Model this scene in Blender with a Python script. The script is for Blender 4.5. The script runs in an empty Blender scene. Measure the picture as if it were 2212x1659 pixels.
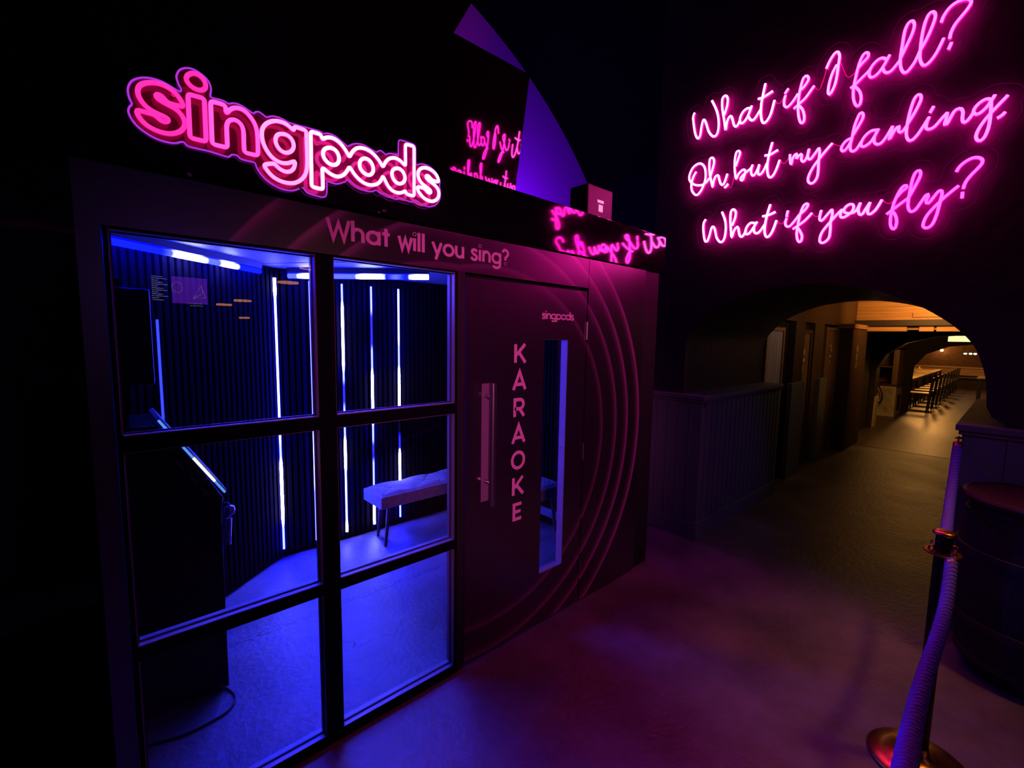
import bpy, bmesh, math, random
import numpy as np
from mathutils import Vector, Matrix

scene = bpy.context.scene
COL = scene.collection
random.seed(4)
PI = math.pi
W_PX, H_PX = 2212, 1659

# ------------------------------------------------------------------ camera
FOC, YAW, PITCH, ROLL = 994.85, math.radians(47.714), math.radians(5.872), math.radians(-0.9255)
_f = Vector((math.cos(YAW)*math.cos(PITCH), math.sin(YAW)*math.cos(PITCH), -math.sin(PITCH)))
_r = Vector((math.sin(YAW), -math.cos(YAW), 0))
_d = _f.cross(_r)
_c, _s = math.cos(ROLL), math.sin(ROLL)
right, down = _c*_r + _s*_d, -_s*_r + _c*_d
cam_data = bpy.data.cameras.new('camera')
cam_data.sensor_fit = 'HORIZONTAL'
cam_data.sensor_width = 36.0
cam_data.lens = FOC / W_PX * 36.0
cam_data.clip_start, cam_data.clip_end = 0.02, 200
cam = bpy.data.objects.new('camera', cam_data)
COL.objects.link(cam)
m3 = Matrix((right, -down, -_f)).transposed()
cam.matrix_world = Matrix.Translation((0, 0, 1.72)) @ m3.to_4x4()
scene.camera = cam

# ------------------------------------------------------------------ world, exposure
scene.view_settings.view_transform = 'Standard'
scene.view_settings.look = 'None'
scene.view_settings.exposure = 0.0
scene.view_settings.gamma = 1.0
scene.view_settings.use_curve_mapping = False
world = bpy.data.worlds.new('night'); scene.world = world
world.use_nodes = True
world.node_tree.nodes['Background'].inputs[0].default_value = (0.25, 0.05, 1.0, 1)
world.node_tree.nodes['Background'].inputs[1].default_value = 0.0035
try:
    cy = scene.cycles
    cy.max_bounces = 8; cy.diffuse_bounces = 3; cy.glossy_bounces = 4
    cy.transparent_max_bounces = 24; cy.transmission_bounces = 4
    cy.caustics_reflective = False; cy.caustics_refractive = False
    cy.sample_clamp_indirect = 4.0
    cy.use_light_tree = True
    cy.use_denoising = True
except Exception:
    pass

# ------------------------------------------------------------------ key sizes (metres, pod front plane runs along +X at y = D)
D = 1.808        # pod front
XW = 3.762       # face of the wainscot under the verse sign
BACK = 3.70      # slatted back wall of the pod

# ------------------------------------------------------------------ lamps the place has, and unseen fills added to brighten it
def lamp(name, kind, loc, power, color, size=0.1, aim=None, spot=None, blend=0.5):
    l = bpy.data.lights.new(name, kind)
    l.energy = power; l.color = color
    if kind == 'AREA': l.size = size
    else: l.shadow_soft_size = size
    if kind == 'SPOT':
        l.spot_size = spot; l.spot_blend = blend
    o = bpy.data.objects.new(name, l); COL.objects.link(o)
    o.location = loc
    if aim is not None:
        o.rotation_euler = (Vector(aim) - Vector(loc)).to_track_quat('-Z', 'Y').to_euler()
    return o
WARM = (1.0, 0.43, 0.09)
lamp('end_wall_uplight', 'AREA', (3.7, 3.8, 2.55), 60, (0.20, 0.0, 1.0), 0.3, aim=(4.2, 4.9, 4.1))
lamp('corridor_light', 'AREA', (8.7, 0.9, 2.30), 23, WARM, 0.25, aim=(9.7, 1.0, 2.36))
lamp('pale_door_fill', 'POINT', (6.25, 1.1, 2.2), 4, (1, .62, .42), 0.1)  # added fill without a fixture, brightens the pale planked door
lamp('tan_door_fill', 'SPOT', (7.6, -0.3, 2.45), 32, WARM, 0.1, aim=(7.8, 1.95, 1.55), spot=math.radians(46), blend=0.8)  # added fill, aimed to brighten the tan doors and spare the floor
lamp('hall_light', 'POINT', (12.35, 1.55, 1.75), 16, WARM, 0.12)
lamp('hall_light_far', 'POINT', (17.0, 1.9, 2.3), 120, WARM, 0.12)
lamp('hall_light_end', 'POINT', (21.5, 1.9, 2.3), 120, WARM, 0.12)
lamp('end_wall_lamp', 'POINT', (25.6, 2.15, 1.62), 8, (1, .42, .1), 0.05)
lamp('bar_ceiling_light', 'SPOT', (2.9, -0.6, 3.3), 85, (1.0, 0.34, 0.05), 0.12, aim=(2.75, 0.2, 0), spot=math.radians(40), blend=0.9)
lamp('rope_blue_fill', 'SPOT', (-0.3, 1.2, 3.4), 40, (0.10, 0.01, 1.0), 0.2, aim=(2.5, 0.14, 0.8), spot=math.radians(22), blend=0.9)  # added fill for the pod's blue light on the ropes
lamp('lettering_fill', 'SPOT', (-1.5, -2.3, 2.9), 560, (1.0, 0.15, 0.56), 0.25, aim=(1.70, 1.8, 1.36), spot=math.radians(27), blend=0.8)  # added unseen fill that brightens the lettering on the booth front
lamp('pier_violet_fill', 'SPOT', (1.4, -2.2, 3.2), 62, (0.38, 0.10, 1.0), 0.25, aim=(3.7, 1.2, 0.75), spot=math.radians(34), blend=1.0)  # added unseen fill for the violet cast on the arch piers

# ------------------------------------------------------------------ materials
def mat(name, color=(.5, .5, .5), rough=.5, metal=0.0, spec=.5, emit=None, strength=0, noise=None, bump=None, coat=0):
    m = bpy.data.materials.new(name); m.use_nodes = True
    nt = m.node_tree; b = nt.nodes['Principled BSDF']
    b.inputs['Base Color'].default_value = (*color, 1)
    b.inputs['Roughness'].default_value = rough
    b.inputs['Metallic'].default_value = metal
    b.inputs['Specular IOR Level'].default_value = spec
    if coat: b.inputs['Coat Weight'].default_value = coat
    if emit:
        b.inputs['Emission Color'].default_value = (*emit, 1)
        b.inputs['Emission Strength'].default_value = strength
    if noise or bump:
        tc = nt.nodes.new('ShaderNodeTexCoord')
        n = nt.nodes.new('ShaderNodeTexNoise'); n.inputs['Detail'].default_value = 6
        nt.links.new(tc.outputs['Object'], n.inputs['Vector'])
        if noise:
            sc, amt = noise
            n.inputs['Scale'].default_value = sc
            cr = nt.nodes.new('ShaderNodeValToRGB')
            cr.color_ramp.elements[0].position = .3; cr.color_ramp.elements[1].position = .7
            cr.color_ramp.elements[0].color = (*[max(0, c*(1-amt)) for c in color], 1)
            cr.color_ramp.elements[1].color = (*[min(1, c*(1+amt)) for c in color], 1)
            nt.links.new(n.outputs['Fac'], cr.inputs['Fac'])
            nt.links.new(cr.outputs['Color'], b.inputs['Base Color'])
        if bump:
            sc, st = bump
            n2 = nt.nodes.new('ShaderNodeTexNoise'); n2.inputs['Scale'].default_value = sc; n2.inputs['Detail'].default_value = 8
            nt.links.new(tc.outputs['Object'], n2.inputs['Vector'])
            bp = nt.nodes.new('ShaderNodeBump'); bp.inputs['Strength'].default_value = st; bp.inputs['Distance'].default_value = .02
            nt.links.new(n2.outputs['Fac'], bp.inputs['Height'])
            nt.links.new(bp.outputs['Normal'], b.inputs['Normal'])
    return m

def emission(name, color, strength):
    m = bpy.data.materials.new(name); m.use_nodes = True
    nt = m.node_tree; nt.nodes.clear()
    e = nt.nodes.new('ShaderNodeEmission'); o = nt.nodes.new('ShaderNodeOutputMaterial')
    e.inputs[0].default_value = (*color, 1); e.inputs[1].default_value = strength
    nt.links.new(e.outputs[0], o.inputs[0])
    return m

def glass_mat(name, ior=1.5, tint=(1, 1, 1), rough=0.0):
    m = bpy.data.materials.new(name); m.use_nodes = True
    nt = m.node_tree; nt.nodes.clear()
    o = nt.nodes.new('ShaderNodeOutputMaterial'); mx = nt.nodes.new('ShaderNodeMixShader')
    fr = nt.nodes.new('ShaderNodeFresnel'); fr.inputs['IOR'].default_value = ior
    tr = nt.nodes.new('ShaderNodeBsdfTransparent'); tr.inputs[0].default_value = (*tint, 1)
    gl = nt.nodes.new('ShaderNodeBsdfGlossy'); gl.inputs['Roughness'].default_value = rough
    geo = nt.nodes.new('ShaderNodeNewGeometry'); mu = nt.nodes.new('ShaderNodeMath'); mu.operation = 'SUBTRACT'
    mu.inputs[0].default_value = 1.0
    m2 = nt.nodes.new('ShaderNodeMath'); m2.operation = 'MULTIPLY'
    nt.links.new(geo.outputs['Backfacing'], mu.inputs[1])
    nt.links.new(fr.outputs[0], m2.inputs[0]); nt.links.new(mu.outputs[0], m2.inputs[1])
    nt.links.new(m2.outputs[0], mx.inputs[0])
    nt.links.new(tr.outputs[0], mx.inputs[1]); nt.links.new(gl.outputs[0], mx.inputs[2])
    nt.links.new(mx.outputs[0], o.inputs[0])
    return m

def frosted_mat(name, amt):
    m = bpy.data.materials.new(name); m.use_nodes = True
    nt = m.node_tree; nt.nodes.clear()
    o = nt.nodes.new('ShaderNodeOutputMaterial'); mx = nt.nodes.new('ShaderNodeMixShader')
    mx.inputs[0].default_value = amt
    tr = nt.nodes.new('ShaderNodeBsdfTransparent'); df = nt.nodes.new('ShaderNodeBsdfDiffuse'); df.inputs[0].default_value = (.85, .05, .42, 1)
    nt.links.new(tr.outputs[0], mx.inputs[1]); nt.links.new(df.outputs[0], mx.inputs[2]); nt.links.new(mx.outputs[0], o.inputs[0])
    return m

def floor_mat():
    m = bpy.data.materials.new('poured_concrete'); m.use_nodes = True
    nt = m.node_tree; N = nt.nodes; L = nt.links; b = N['Principled BSDF']
    tc = N.new('ShaderNodeTexCoord')
    n1 = N.new('ShaderNodeTexNoise'); n1.inputs['Scale'].default_value = 1.6; n1.inputs['Detail'].default_value = 9; n1.inputs['Roughness'].default_value = .62
    n2 = N.new('ShaderNodeTexNoise'); n2.inputs['Scale'].default_value = 34; n2.inputs['Detail'].default_value = 8
    L.new(tc.outputs['Object'], n1.inputs['Vector']); L.new(tc.outputs['Object'], n2.inputs['Vector'])
    cr = N.new('ShaderNodeValToRGB')
    cr.color_ramp.elements[0].position = .28; cr.color_ramp.elements[0].color = (.040, .037, .040, 1)
    cr.color_ramp.elements[1].position = .68; cr.color_ramp.elements[1].color = (.185, .172, .182, 1)
    L.new(n1.outputs['Fac'], cr.inputs['Fac'])
    # hairline cracks
    vo = N.new('ShaderNodeTexVoronoi'); vo.feature = 'DISTANCE_TO_EDGE'; vo.inputs['Scale'].default_value = 1.1
    wn = N.new('ShaderNodeVectorMath'); wn.operation = 'MULTIPLY_ADD'
    wn.inputs[1].default_value = (.5, .5, 0); L.new(n1.outputs['Color'], wn.inputs[0]); L.new(tc.outputs['Object'], wn.inputs[2])
    L.new(wn.outputs[0], vo.inputs['Vector'])
    lt = N.new('ShaderNodeMath'); lt.operation = 'LESS_THAN'; lt.inputs[1].default_value = .0022
    L.new(vo.outputs['Distance'], lt.inputs[0])
    gate = N.new('ShaderNodeMath'); gate.operation = 'GREATER_THAN'; gate.inputs[1].default_value = .64
    n3 = N.new('ShaderNodeTexNoise'); n3.inputs['Scale'].default_value = 1.3; L.new(tc.outputs['Object'], n3.inputs['Vector'])
    L.new(n3.outputs['Fac'], gate.inputs[0])
    g2 = N.new('ShaderNodeMath'); g2.operation = 'MULTIPLY'; L.new(lt.outputs[0], g2.inputs[0]); L.new(gate.outputs[0], g2.inputs[1])
    # the long saw-cut joint through the pod floor (y = 2.775) and the joint at the end of the passage (x = 9.42)
    sx = N.new('ShaderNodeSeparateXYZ'); L.new(tc.outputs['Object'], sx.inputs[0])
    def joint(src, pos, wobble, width):
        a = N.new('ShaderNodeMath'); a.operation = 'MULTIPLY_ADD'; a.inputs[1].default_value = wobble; a.inputs[2].default_value = -pos - wobble*.5
        L.new(n2.outputs['Fac'], a.inputs[0])
        s_ = N.new('ShaderNodeMath'); s_.operation = 'ADD'; L.new(src, s_.inputs[0]); L.new(a.outputs[0], s_.inputs[1])
        ab = N.new('ShaderNodeMath'); ab.operation = 'ABSOLUTE'; L.new(s_.outputs[0], ab.inputs[0])
        l_ = N.new('ShaderNodeMath'); l_.operation = 'LESS_THAN'; l_.inputs[1].default_value = width; L.new(ab.outputs[0], l_.inputs[0])
        return l_
    j1 = joint(sx.outputs['Y'], 2.775, .06, .005); j2 = joint(sx.outputs['Y'], 2.805, .05, .0025); j3 = joint(sx.outputs['X'], 9.42, .06, .03)
    def mx(a, c):
        q = N.new('ShaderNodeMath'); q.operation = 'MAXIMUM'; L.new(a.outputs[0], q.inputs[0]); L.new(c.outputs[0], q.inputs[1]); return q
    allc = mx(mx(mx(j1, j2), j3), g2)
    mixc = N.new('ShaderNodeMix'); mixc.data_type = 'RGBA'
    L.new(allc.outputs[0], mixc.inputs[0]); L.new(cr.outputs['Color'], mixc.inputs[6]); mixc.inputs[7].default_value = (.03, .028, .03, 1)
    L.new(mixc.outputs[2], b.inputs['Base Color'])
    rr = N.new('ShaderNodeMapRange'); rr.inputs['To Min'].default_value = .34; rr.inputs['To Max'].default_value = .58
    L.new(n1.outputs['Fac'], rr.inputs['Value']); L.new(rr.outputs[0], b.inputs['Roughness'])
    bp = N.new('ShaderNodeBump'); bp.inputs['Strength'].default_value = .55; bp.inputs['Distance'].default_value = .02
    ad = N.new('ShaderNodeMath'); ad.operation = 'MULTIPLY_ADD'; ad.inputs[1].default_value = .35; L.new(n2.outputs['Fac'], ad.inputs[0]); L.new(n1.outputs['Fac'], ad.inputs[2])
    L.new(ad.outputs[0], bp.inputs['Height']); L.new(bp.outputs['Normal'], b.inputs['Normal'])
    return m

def panel_mat():
    """deep purple laminate printed with concentric lighter rings round (1.51, 1.125) on the front"""
    m = bpy.data.materials.new('ring_print_laminate'); m.use_nodes = True
    nt = m.node_tree; N = nt.nodes; L = nt.links; b = N['Principled BSDF']
    tc = N.new('ShaderNodeTexCoord'); sx = N.new('ShaderNodeSeparateXYZ'); L.new(tc.outputs['Object'], sx.inputs[0])
    cx = N.new('ShaderNodeMath'); cx.operation = 'SUBTRACT'; L.new(sx.outputs['X'], cx.inputs[0]); cx.inputs[1].default_value = 1.508
    cz = N.new('ShaderNodeMath'); cz.operation = 'SUBTRACT'; L.new(sx.outputs['Z'], cz.inputs[0]); cz.inputs[1].default_value = 1.125
    cv = N.new('ShaderNodeCombineXYZ'); L.new(cx.outputs[0], cv.inputs[0]); L.new(cz.outputs[0], cv.inputs[1])
    ln = N.new('ShaderNodeVectorMath'); ln.operation = 'LENGTH'; L.new(cv.outputs[0], ln.inputs[0])
    # the rings are a little wider on the left half of the front
    lf = N.new('ShaderNodeMapRange'); lf.inputs['From Min'].default_value = 1.3; lf.inputs['From Max'].default_value = 1.0
    lf.inputs['To Max'].default_value = .085; L.new(sx.outputs['X'], lf.inputs['Value'])
    rs = N.new('ShaderNodeMath'); rs.operation = 'SUBTRACT'; L.new(ln.outputs['Value'], rs.inputs[0]); L.new(lf.outputs[0], rs.inputs[1])
    mr = N.new('ShaderNodeMapRange'); mr.inputs['From Min'].default_value = .8; mr.inputs['From Max'].default_value = 1.6
    L.new(rs.outputs[0], mr.inputs['Value'])
    cr = N.new('ShaderNodeValToRGB'); ce = cr.color_ramp; ce.elements.remove(ce.elements[1])
    ce.elements[0].position = 0; ce.elements[0].color = (0, 0, 0, 1)
    def k(r, v):
        e = ce.elements.new((r-.8)/.8); e.color = (v, v, v, 1)
    # each ring: soft inner fade, crisp outer edge
    for r, v, w in ((.945, .28, .05), (1.10, .5, .055), (1.233, .75, .06), (1.372, 1, .06)):
        k(r-w, 0.0); k(r-.026, v*.22); k(r-.010, v*.8); k(r, v); k(r+.009, 0.0)
    L.new(mr.outputs[0], cr.inputs['Fac'])
    mixc = N.new('ShaderNodeMix'); mixc.data_type = 'RGBA'
    L.new(cr.outputs['Color'], mixc.inputs[0]); mixc.inputs[6].default_value = PANEL_DARK; mixc.inputs[7].default_value = PANEL_RING
    L.new(mixc.outputs[2], b.inputs['Base Color'])
    b.inputs['Roughness'].default_value = .31
    b.inputs['IOR'].default_value = 2.35
    return m
PANEL_DARK = (.012, .004, .016, 1)
PANEL_RING = (.40, .10, .30, 1)

def wood_mat(name, c1, c2, rough=.5, axis='X', scale=1.0):
    m = bpy.data.materials.new(name); m.use_nodes = True
    nt = m.node_tree; N = nt.nodes; L = nt.links; b = N['Principled BSDF']
    tc = N.new('ShaderNodeTexCoord'); mp = N.new('ShaderNodeMapping')
    s = {'X': (.6, 9, 9), 'Y': (9, .6, 9), 'Z': (9, 9, .6)}[axis]
    mp.inputs['Scale'].default_value = [q*scale for q in s]
    L.new(tc.outputs['Object'], mp.inputs[0])
    n = N.new('ShaderNodeTexNoise'); n.inputs['Scale'].default_value = 2.2; n.inputs['Detail'].default_value = 8; L.new(mp.outputs[0], n.inputs['Vector'])
    cr = N.new('ShaderNodeValToRGB'); cr.color_ramp.elements[0].position = .3; cr.color_ramp.elements[1].position = .72
    cr.color_ramp.elements[0].color = (*c1, 1); cr.color_ramp.elements[1].color = (*c2, 1)
    L.new(n.outputs['Fac'], cr.inputs['Fac']); L.new(cr.outputs['Color'], b.inputs['Base Color'])
    b.inputs['Roughness'].default_value = rough
    return m

def brick_mat(name, c1, c2, mortar, scale=5):
    m = bpy.data.materials.new(name); m.use_nodes = True
    nt = m.node_tree; N = nt.nodes; L = nt.links; b = N['Principled BSDF']
    tc = N.new('ShaderNodeTexCoord'); sx = N.new('ShaderNodeSeparateXYZ'); L.new(tc.outputs['Object'], sx.inputs[0])
    ad = N.new('ShaderNodeMath'); L.new(sx.outputs['X'], ad.inputs[0]); L.new(sx.outputs['Y'], ad.inputs[1])
    cv = N.new('ShaderNodeCombineXYZ'); L.new(ad.outputs[0], cv.inputs[0]); L.new(sx.outputs['Z'], cv.inputs[1])
    br = N.new('ShaderNodeTexBrick'); br.inputs['Scale'].default_value = scale
    br.inputs['Color1'].default_value = (*c1, 1); br.inputs['Color2'].default_value = (*c2, 1); br.inputs['Mortar'].default_value = (*mortar, 1)
    br.inputs['Mortar Size'].default_value = .015
    L.new(cv.outputs[0], br.inputs['Vector']); L.new(br.outputs['Color'], b.inputs['Base Color'])
    b.inputs['Roughness'].default_value = .8
    return m

M = {}
M['floor'] = floor_mat()
M['panel'] = panel_mat()
M['black_wall'] = mat('black_paint', (.003, .002, .004), .9, spec=.03, bump=(14, .25))
M['sign_wall'] = mat('dark_plum_paint', (.032, .014, .03), .7, bump=(9, .3))
M['vault'] = mat('black_vault_paint', (.0016, .0012, .0018), .95, spec=.03, bump=(6, .4))
M['lunette'] = mat('pale_lilac_boards', (.42, .36, .5), .85)
M['mirror_black'] = mat('polished_black', (.004, .003, .005), .03, spec=1)
M['fascia'] = mat('black_acrylic', (.004, .003, .005), .05, spec=1)
M['frame'] = mat('black_frame_paint', (.004, .004, .007), .42, spec=.07)
M['liner'] = mat('satin_aluminium_liner', (.21, .21, .22), .4, metal=.3)
M['gasket'] = mat('black_rubber', (.004, .004, .004), .7)
M['glass'] = glass_mat('clear_glass', 1.5)
M['slat'] = mat('charcoal_felt_slat', (.0032, .0024, .0038), .95, spec=.02)
M['slat_back'] = mat('black_felt_backing', (.0035, .0028, .004), .95, spec=.02)
M['pod_ceiling'] = mat('pod_ceiling_board', (.07, .07, .07), .6, noise=(6, .2))
M['pod_black'] = mat('pod_black_board', (.012, .011, .015), .6)
M['vinyl'] = mat('pink_vinyl', (.86, .40, .62), .6)
M['vinyl_dim'] = mat('plum_vinyl', (.55, .16, .42), .6)
M['acrylic'] = glass_mat('clear_acrylic', 1.45, (.93, .9, .95), .05)
M['frosted_acrylic'] = frosted_mat('frosted_acrylic', .06)
M['painted_edge_glow'] = emission('acrylic_edge_glow', (.62, .04, 1.0), .75)  # rim emits by itself, in place of neon light carried through the acrylic
M['painted_edge_glow_soft'] = emission('acrylic_edge_glow_soft', (.8, .02, .30), .10)  # weaker painted-in rim glow for the script sign backings
M['standoff'] = mat('steel_standoff', (.5, .45, .5), .3, metal=1)
M['cable'] = mat('black_cable', (.01, .01, .012), .6)
M['clear_cable'] = mat('pink_flex_lead', (.5, .1, .3), .5)
M['cushion'] = mat('pale_velvet', (.15, .155, .15), .75, noise=(18, .18))
M['seam'] = mat('dark_seam_thread', (.06, .06, .07), .8)
M['bench_leg'] = mat('black_bench_leg', (.02, .02, .025), .4)
M['steel'] = mat('brushed_steel', (.42, .38, .42), .32, metal=1)
M['plate'] = mat('pale_satin_plate', (.30, .20, .28), .45, metal=.2)
M['brass'] = mat('aged_brass', (.46, .25, .09), .3, metal=1, noise=(20, .25))
M['rope'] = mat('violet_blue_cord', (.13, .09, .60), .8)
M['wainscot'] = mat('sage_painted_boards', (.17, .20, .20), .55)
M['brick_dark'] = brick_mat('brown_brick', (.085, .036, .017), (.06, .025, .013), (.06, .04, .03), 5)
M['brown'] = wood_mat('brown_stained_timber', (.055, .026, .013), (.10, .05, .024), .6, 'Z')
M['tan_door'] = mat('tan_painted_door', (.22, .135, .07), .5, noise=(3, .2))
M['plank_pale'] = wood_mat('limewashed_planks', (.55, .48, .46), (.80, .72, .70), .6, 'Z')
M['plank_orange'] = wood_mat('oiled_larch_planks', (.34, .17, .06), (.55, .30, .11), .5, 'Y')
M['dark_beam'] = mat('dark_steel_beam', (.02, .014, .012), .6)
M['cream'] = mat('cream_paint', (.62, .54, .36), .6, noise=(6, .18))
M['table_wood'] = wood_mat('scrubbed_oak', (.44, .28, .12), (.62, .43, .2), .4, 'X')
M['chair_black'] = mat('black_chair_metal', (.015, .013, .012), .45)
M['white_glow'] = emission('lamp_white', (1, .93, .72), 7)
M['hall_dark'] = mat('hall_dark_paint', (.03, .016, .010), .8, bump=(5, .3))
M['hall_brick'] = brick_mat('hall_end_brick', (.20, .09, .045), (.13, .06, .03), (.10, .07, .05), 5)
M['hall_floor'] = wood_mat('hall_floor_boards', (.04, .022, .009), (.10, .055, .022), .42, 'X', .8)
M['chalk'] = mat('chalk_white', (.8, .75, .65), .7)

# ------------------------------------------------------------------ geometry helpers
class MB:
    """collects shapes that belong to ONE mesh"""
    def __init__(self): self.v, self.f, self.m = [], [], []
    def add(self, vs, fs, mi=0):
        o = len(self.v); self.v += [tuple(p) for p in vs]
        self.f += [[i+o for i in f] for f in fs]; self.m += [mi]*len(fs)
    def box(self, x0, x1, y0, y1, z0, z1, mi=0):
        if x0 > x1: x0, x1 = x1, x0
        if y0 > y1: y0, y1 = y1, y0
        if z0 > z1: z0, z1 = z1, z0
        self.add([(x0,y0,z0),(x1,y0,z0),(x1,y1,z0),(x0,y1,z0),(x0,y0,z1),(x1,y0,z1),(x1,y1,z1),(x0,y1,z1)],
                 [(0,3,2,1),(4,5,6,7),(0,1,5,4),(1,2,6,5),(2,3,7,6),(3,0,4,7)], mi)
    def obox(self, c, u, v, w, mi=0):
        """box from centre and three half-axis vectors"""
        c, u, v, w = map(Vector, (c, u, v, w))
        p = [c+a*u+b*v+d*w for d in (-1,1) for b in (-1,1) for a in (-1,1)]
        self.add(p, [(0,2,3,1),(4,5,7,6),(0,1,5,4),(1,3,7,5),(3,2,6,7),(2,0,4,6)], mi)
    def prism(self, pts, fn, t0, t1, mi=0):
        """closed 2D outline pts (u, v) swept from t0 to t1; fn(u, v, t) -> point; concave outlines allowed"""
        n = len(pts)
        bm = bmesh.new()
        a = [bm.verts.new((p[0], p[1], 0)) for p in pts]
        es = [bm.edges.new((a[i], a[(i+1) % n])) for i in range(n)]
        bmesh.ops.triangle_fill(bm, use_beauty=True, use_dissolve=False, edges=es)
        bm.verts.index_update()
        tris = [[v.index for v in f.verts] for f in bm.faces]
        co = [(v.co.x, v.co.y) for v in bm.verts]
        bm.free()
        k = len(co)
        vs = [fn(u, v, t0) for u, v in co] + [fn(u, v, t1) for u, v in co]
        fs = [t for t in tris] + [[i+k for i in reversed(t)] for t in tris]
        fs += [(i, (i+1) % n, (i+1) % n + k, i+k) for i in range(n)]
        self.add(vs, fs, mi)
    def tube(self, pts, r, n=8, closed=False, face_dir=None, cap=True, r2=None):
        pts = [Vector(p) for p in pts]; N = len(pts)
        if N < 2: return
        tang = []
        for i in range(N):
            a = pts[(i-1) % N] if (closed or i > 0) else pts[i]
            b = pts[(i+1) % N] if (closed or i < N-1) else pts[i]
            t = (b-a); tang.append(t.normalized() if t.length > 1e-9 else Vector((0,0,1)))
        ref = Vector(face_dir) if face_dir is not None else Vector((0,0,1))
        if abs(tang[0].dot(ref)) > .95 and face_dir is None: ref = Vector((1,0,0))
        vs = []; nrm = None
        for i in range(N):
            t = tang[i]
            if face_dir is not None: nrm = (ref - t*ref.dot(t)).normalized()
            else:
                base = ref if nrm is None else nrm
                nrm = (base - t*base.dot(t))
                nrm = nrm.normalized() if nrm.length > 1e-6 else t.orthogonal().normalized()
            b = t.cross(nrm)
            rr = r if r2 is None else r + (r2-r)*i/(N-1)
            for k in range(n):
                a = 2*PI*(k+.5)/n
                vs.append(pts[i] + rr*(math.cos(a)*nrm + math.sin(a)*b))
        fs, mi = [], []
        for i in range(N if closed else N-1):
            j = (i+1) % N
            for k in range(n):
                k2 = (k+1) % n
                fs.append((i*n+k, j*n+k, j*n+k2, i*n+k2))
                mi.append(0 if (face_dir is None or math.cos(2*PI*(k+1)/n) > .3) else 1)
        o = len(self.v); self.v += [tuple(p) for p in vs]
        self.f += [[q+o for q in f] for f in fs]; self.m += mi
        if cap and not closed:
            self.f += [[o+k for k in range(n)], [o+(N-1)*n+k for k in reversed(range(n))]]; self.m += [0, 0]
    def lathe(self, prof, c, n=32, mi=0, axis='Z'):
        """profile of (radius, height) turned about a vertical axis at c"""
        cx, cy, cz = c; vs = []
        for r, h in prof:
            for k in range(n):
                a = 2*PI*k/n
                vs.append((cx+r*math.cos(a), cy+r*math.sin(a), cz+h))
        fs = []
        for i in range(len(prof)-1):
            for k in range(n):
                k2 = (k+1) % n
                fs.append((i*n+k, i*n+k2, (i+1)*n+k2, (i+1)*n+k))
        fs.append([k for k in reversed(range(n))]); fs.append([(len(prof)-1)*n+k for k in range(n)])
        self.add(vs, fs, mi)
    def build(self, name, mats, parent=None, smooth=False, bevel=0):
        me = bpy.data.meshes.new(name); me.from_pydata(self.v, [], self.f)
        mats = mats if isinstance(mats, (list, tuple)) else [mats]
        for q in mats: me.materials.append(q)
        me.polygons.foreach_set('material_index', self.m)
        bm = bmesh.new(); bm.from_mesh(me)
        bmesh.ops.recalc_face_normals(bm, faces=bm.faces[:])
        bm.to_mesh(me); bm.free()
        if smooth: me.polygons.foreach_set('use_smooth', [True]*len(me.polygons))
        me.update()
        o = bpy.data.objects.new(name, me); COL.objects.link(o)
        if parent is not None:
            o.parent = parent
            if parent.get('_w'): pass
            o.matrix_parent_inverse = world_of(parent).inverted()
        if bevel:
            b = o.modifiers.new('bevel', 'BEVEL'); b.width = bevel; b.segments = 2; b.limit_method = 'ANGLE'
        return o
def world_of(o):
    if o.parent is None:
        return Matrix.Translation(o.location) @ o.rotation_euler.to_matrix().to_4x4()
    return world_of(o.parent) @ o.matrix_parent_inverse @ Matrix.Translation(o.location) @ o.rotation_euler.to_matrix().to_4x4()
def tag(o, label=None, cat=None, group=None, kind=None):
    if label: o['label'] = label
    if cat: o['category'] = cat
    if group: o['group'] = group
    if kind: o['kind'] = kind
    return o
def thing(name, label, cat, loc=(0,0,0), group=None):
    o = bpy.data.objects.new(name, None); COL.objects.link(o)
    o.empty_display_size = .1; o.location = loc
    return tag(o, label, cat, group)
def struct(name, mb, mats, label=None, **kw):
    o = mb.build(name, mats, **kw); o['kind'] = 'structure'
    if label: o['label'] = label
    return o
def copy_tree(o, parent=None):
    c = o.copy(); COL.objects.link(c)
    if parent is not None:
        mi = o.matrix_parent_inverse.copy(); c.parent = parent; c.matrix_parent_inverse = mi
    for ch in list(o.children): copy_tree(ch, c)
    return c
def catmull(p, closed=False, n=6):
    """points -> smooth polyline through them"""
    p = [Vector(q) for q in p]; N = len(p)
    if N < 3: return p
    out = []
    for i in range(N if closed else N-1):
        g = (lambda k: p[k % N]) if closed else (lambda k: p[min(max(k, 0), N-1)])
        a, b, c, d = g(i-1), g(i), g(i+1), g(i+2)
        for k in range(n):
            t = k/n
            out.append(.5*((2*b) + (c-a)*t + (2*a-5*b+4*c-d)*t*t + (3*b-a-3*c+d)*t*t*t))
    if not closed: out.append(p[-1])
    return out
def resample(p, step, closed=False):
    p = [Vector(q) for q in p]
    if closed: p = p + [p[0]]
    L = [0]
    for a, b in zip(p, p[1:]): L.append(L[-1] + (b-a).length)
    n = max(3 if not closed else 8, int(round(L[-1]/step)))
    out, j = [], 0
    for k in range(n if closed else n+1):
        s = L[-1]*k/n
        while j < len(p)-2 and L[j+1] < s: j += 1
        t = (s-L[j])/max(1e-9, L[j+1]-L[j])
        out.append(p[j].lerp(p[j+1], min(1, max(0, t))))
    return out
def soften(p, it=1, closed=True):
    for _ in range(it):
        q = list(p); N = len(p)
        for i in range(N):
            if not closed and i in (0, N-1): continue
            q[i] = p[i]*.5 + (p[i-1]+p[(i+1) % N])*.25
        p = q
    return p
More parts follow.
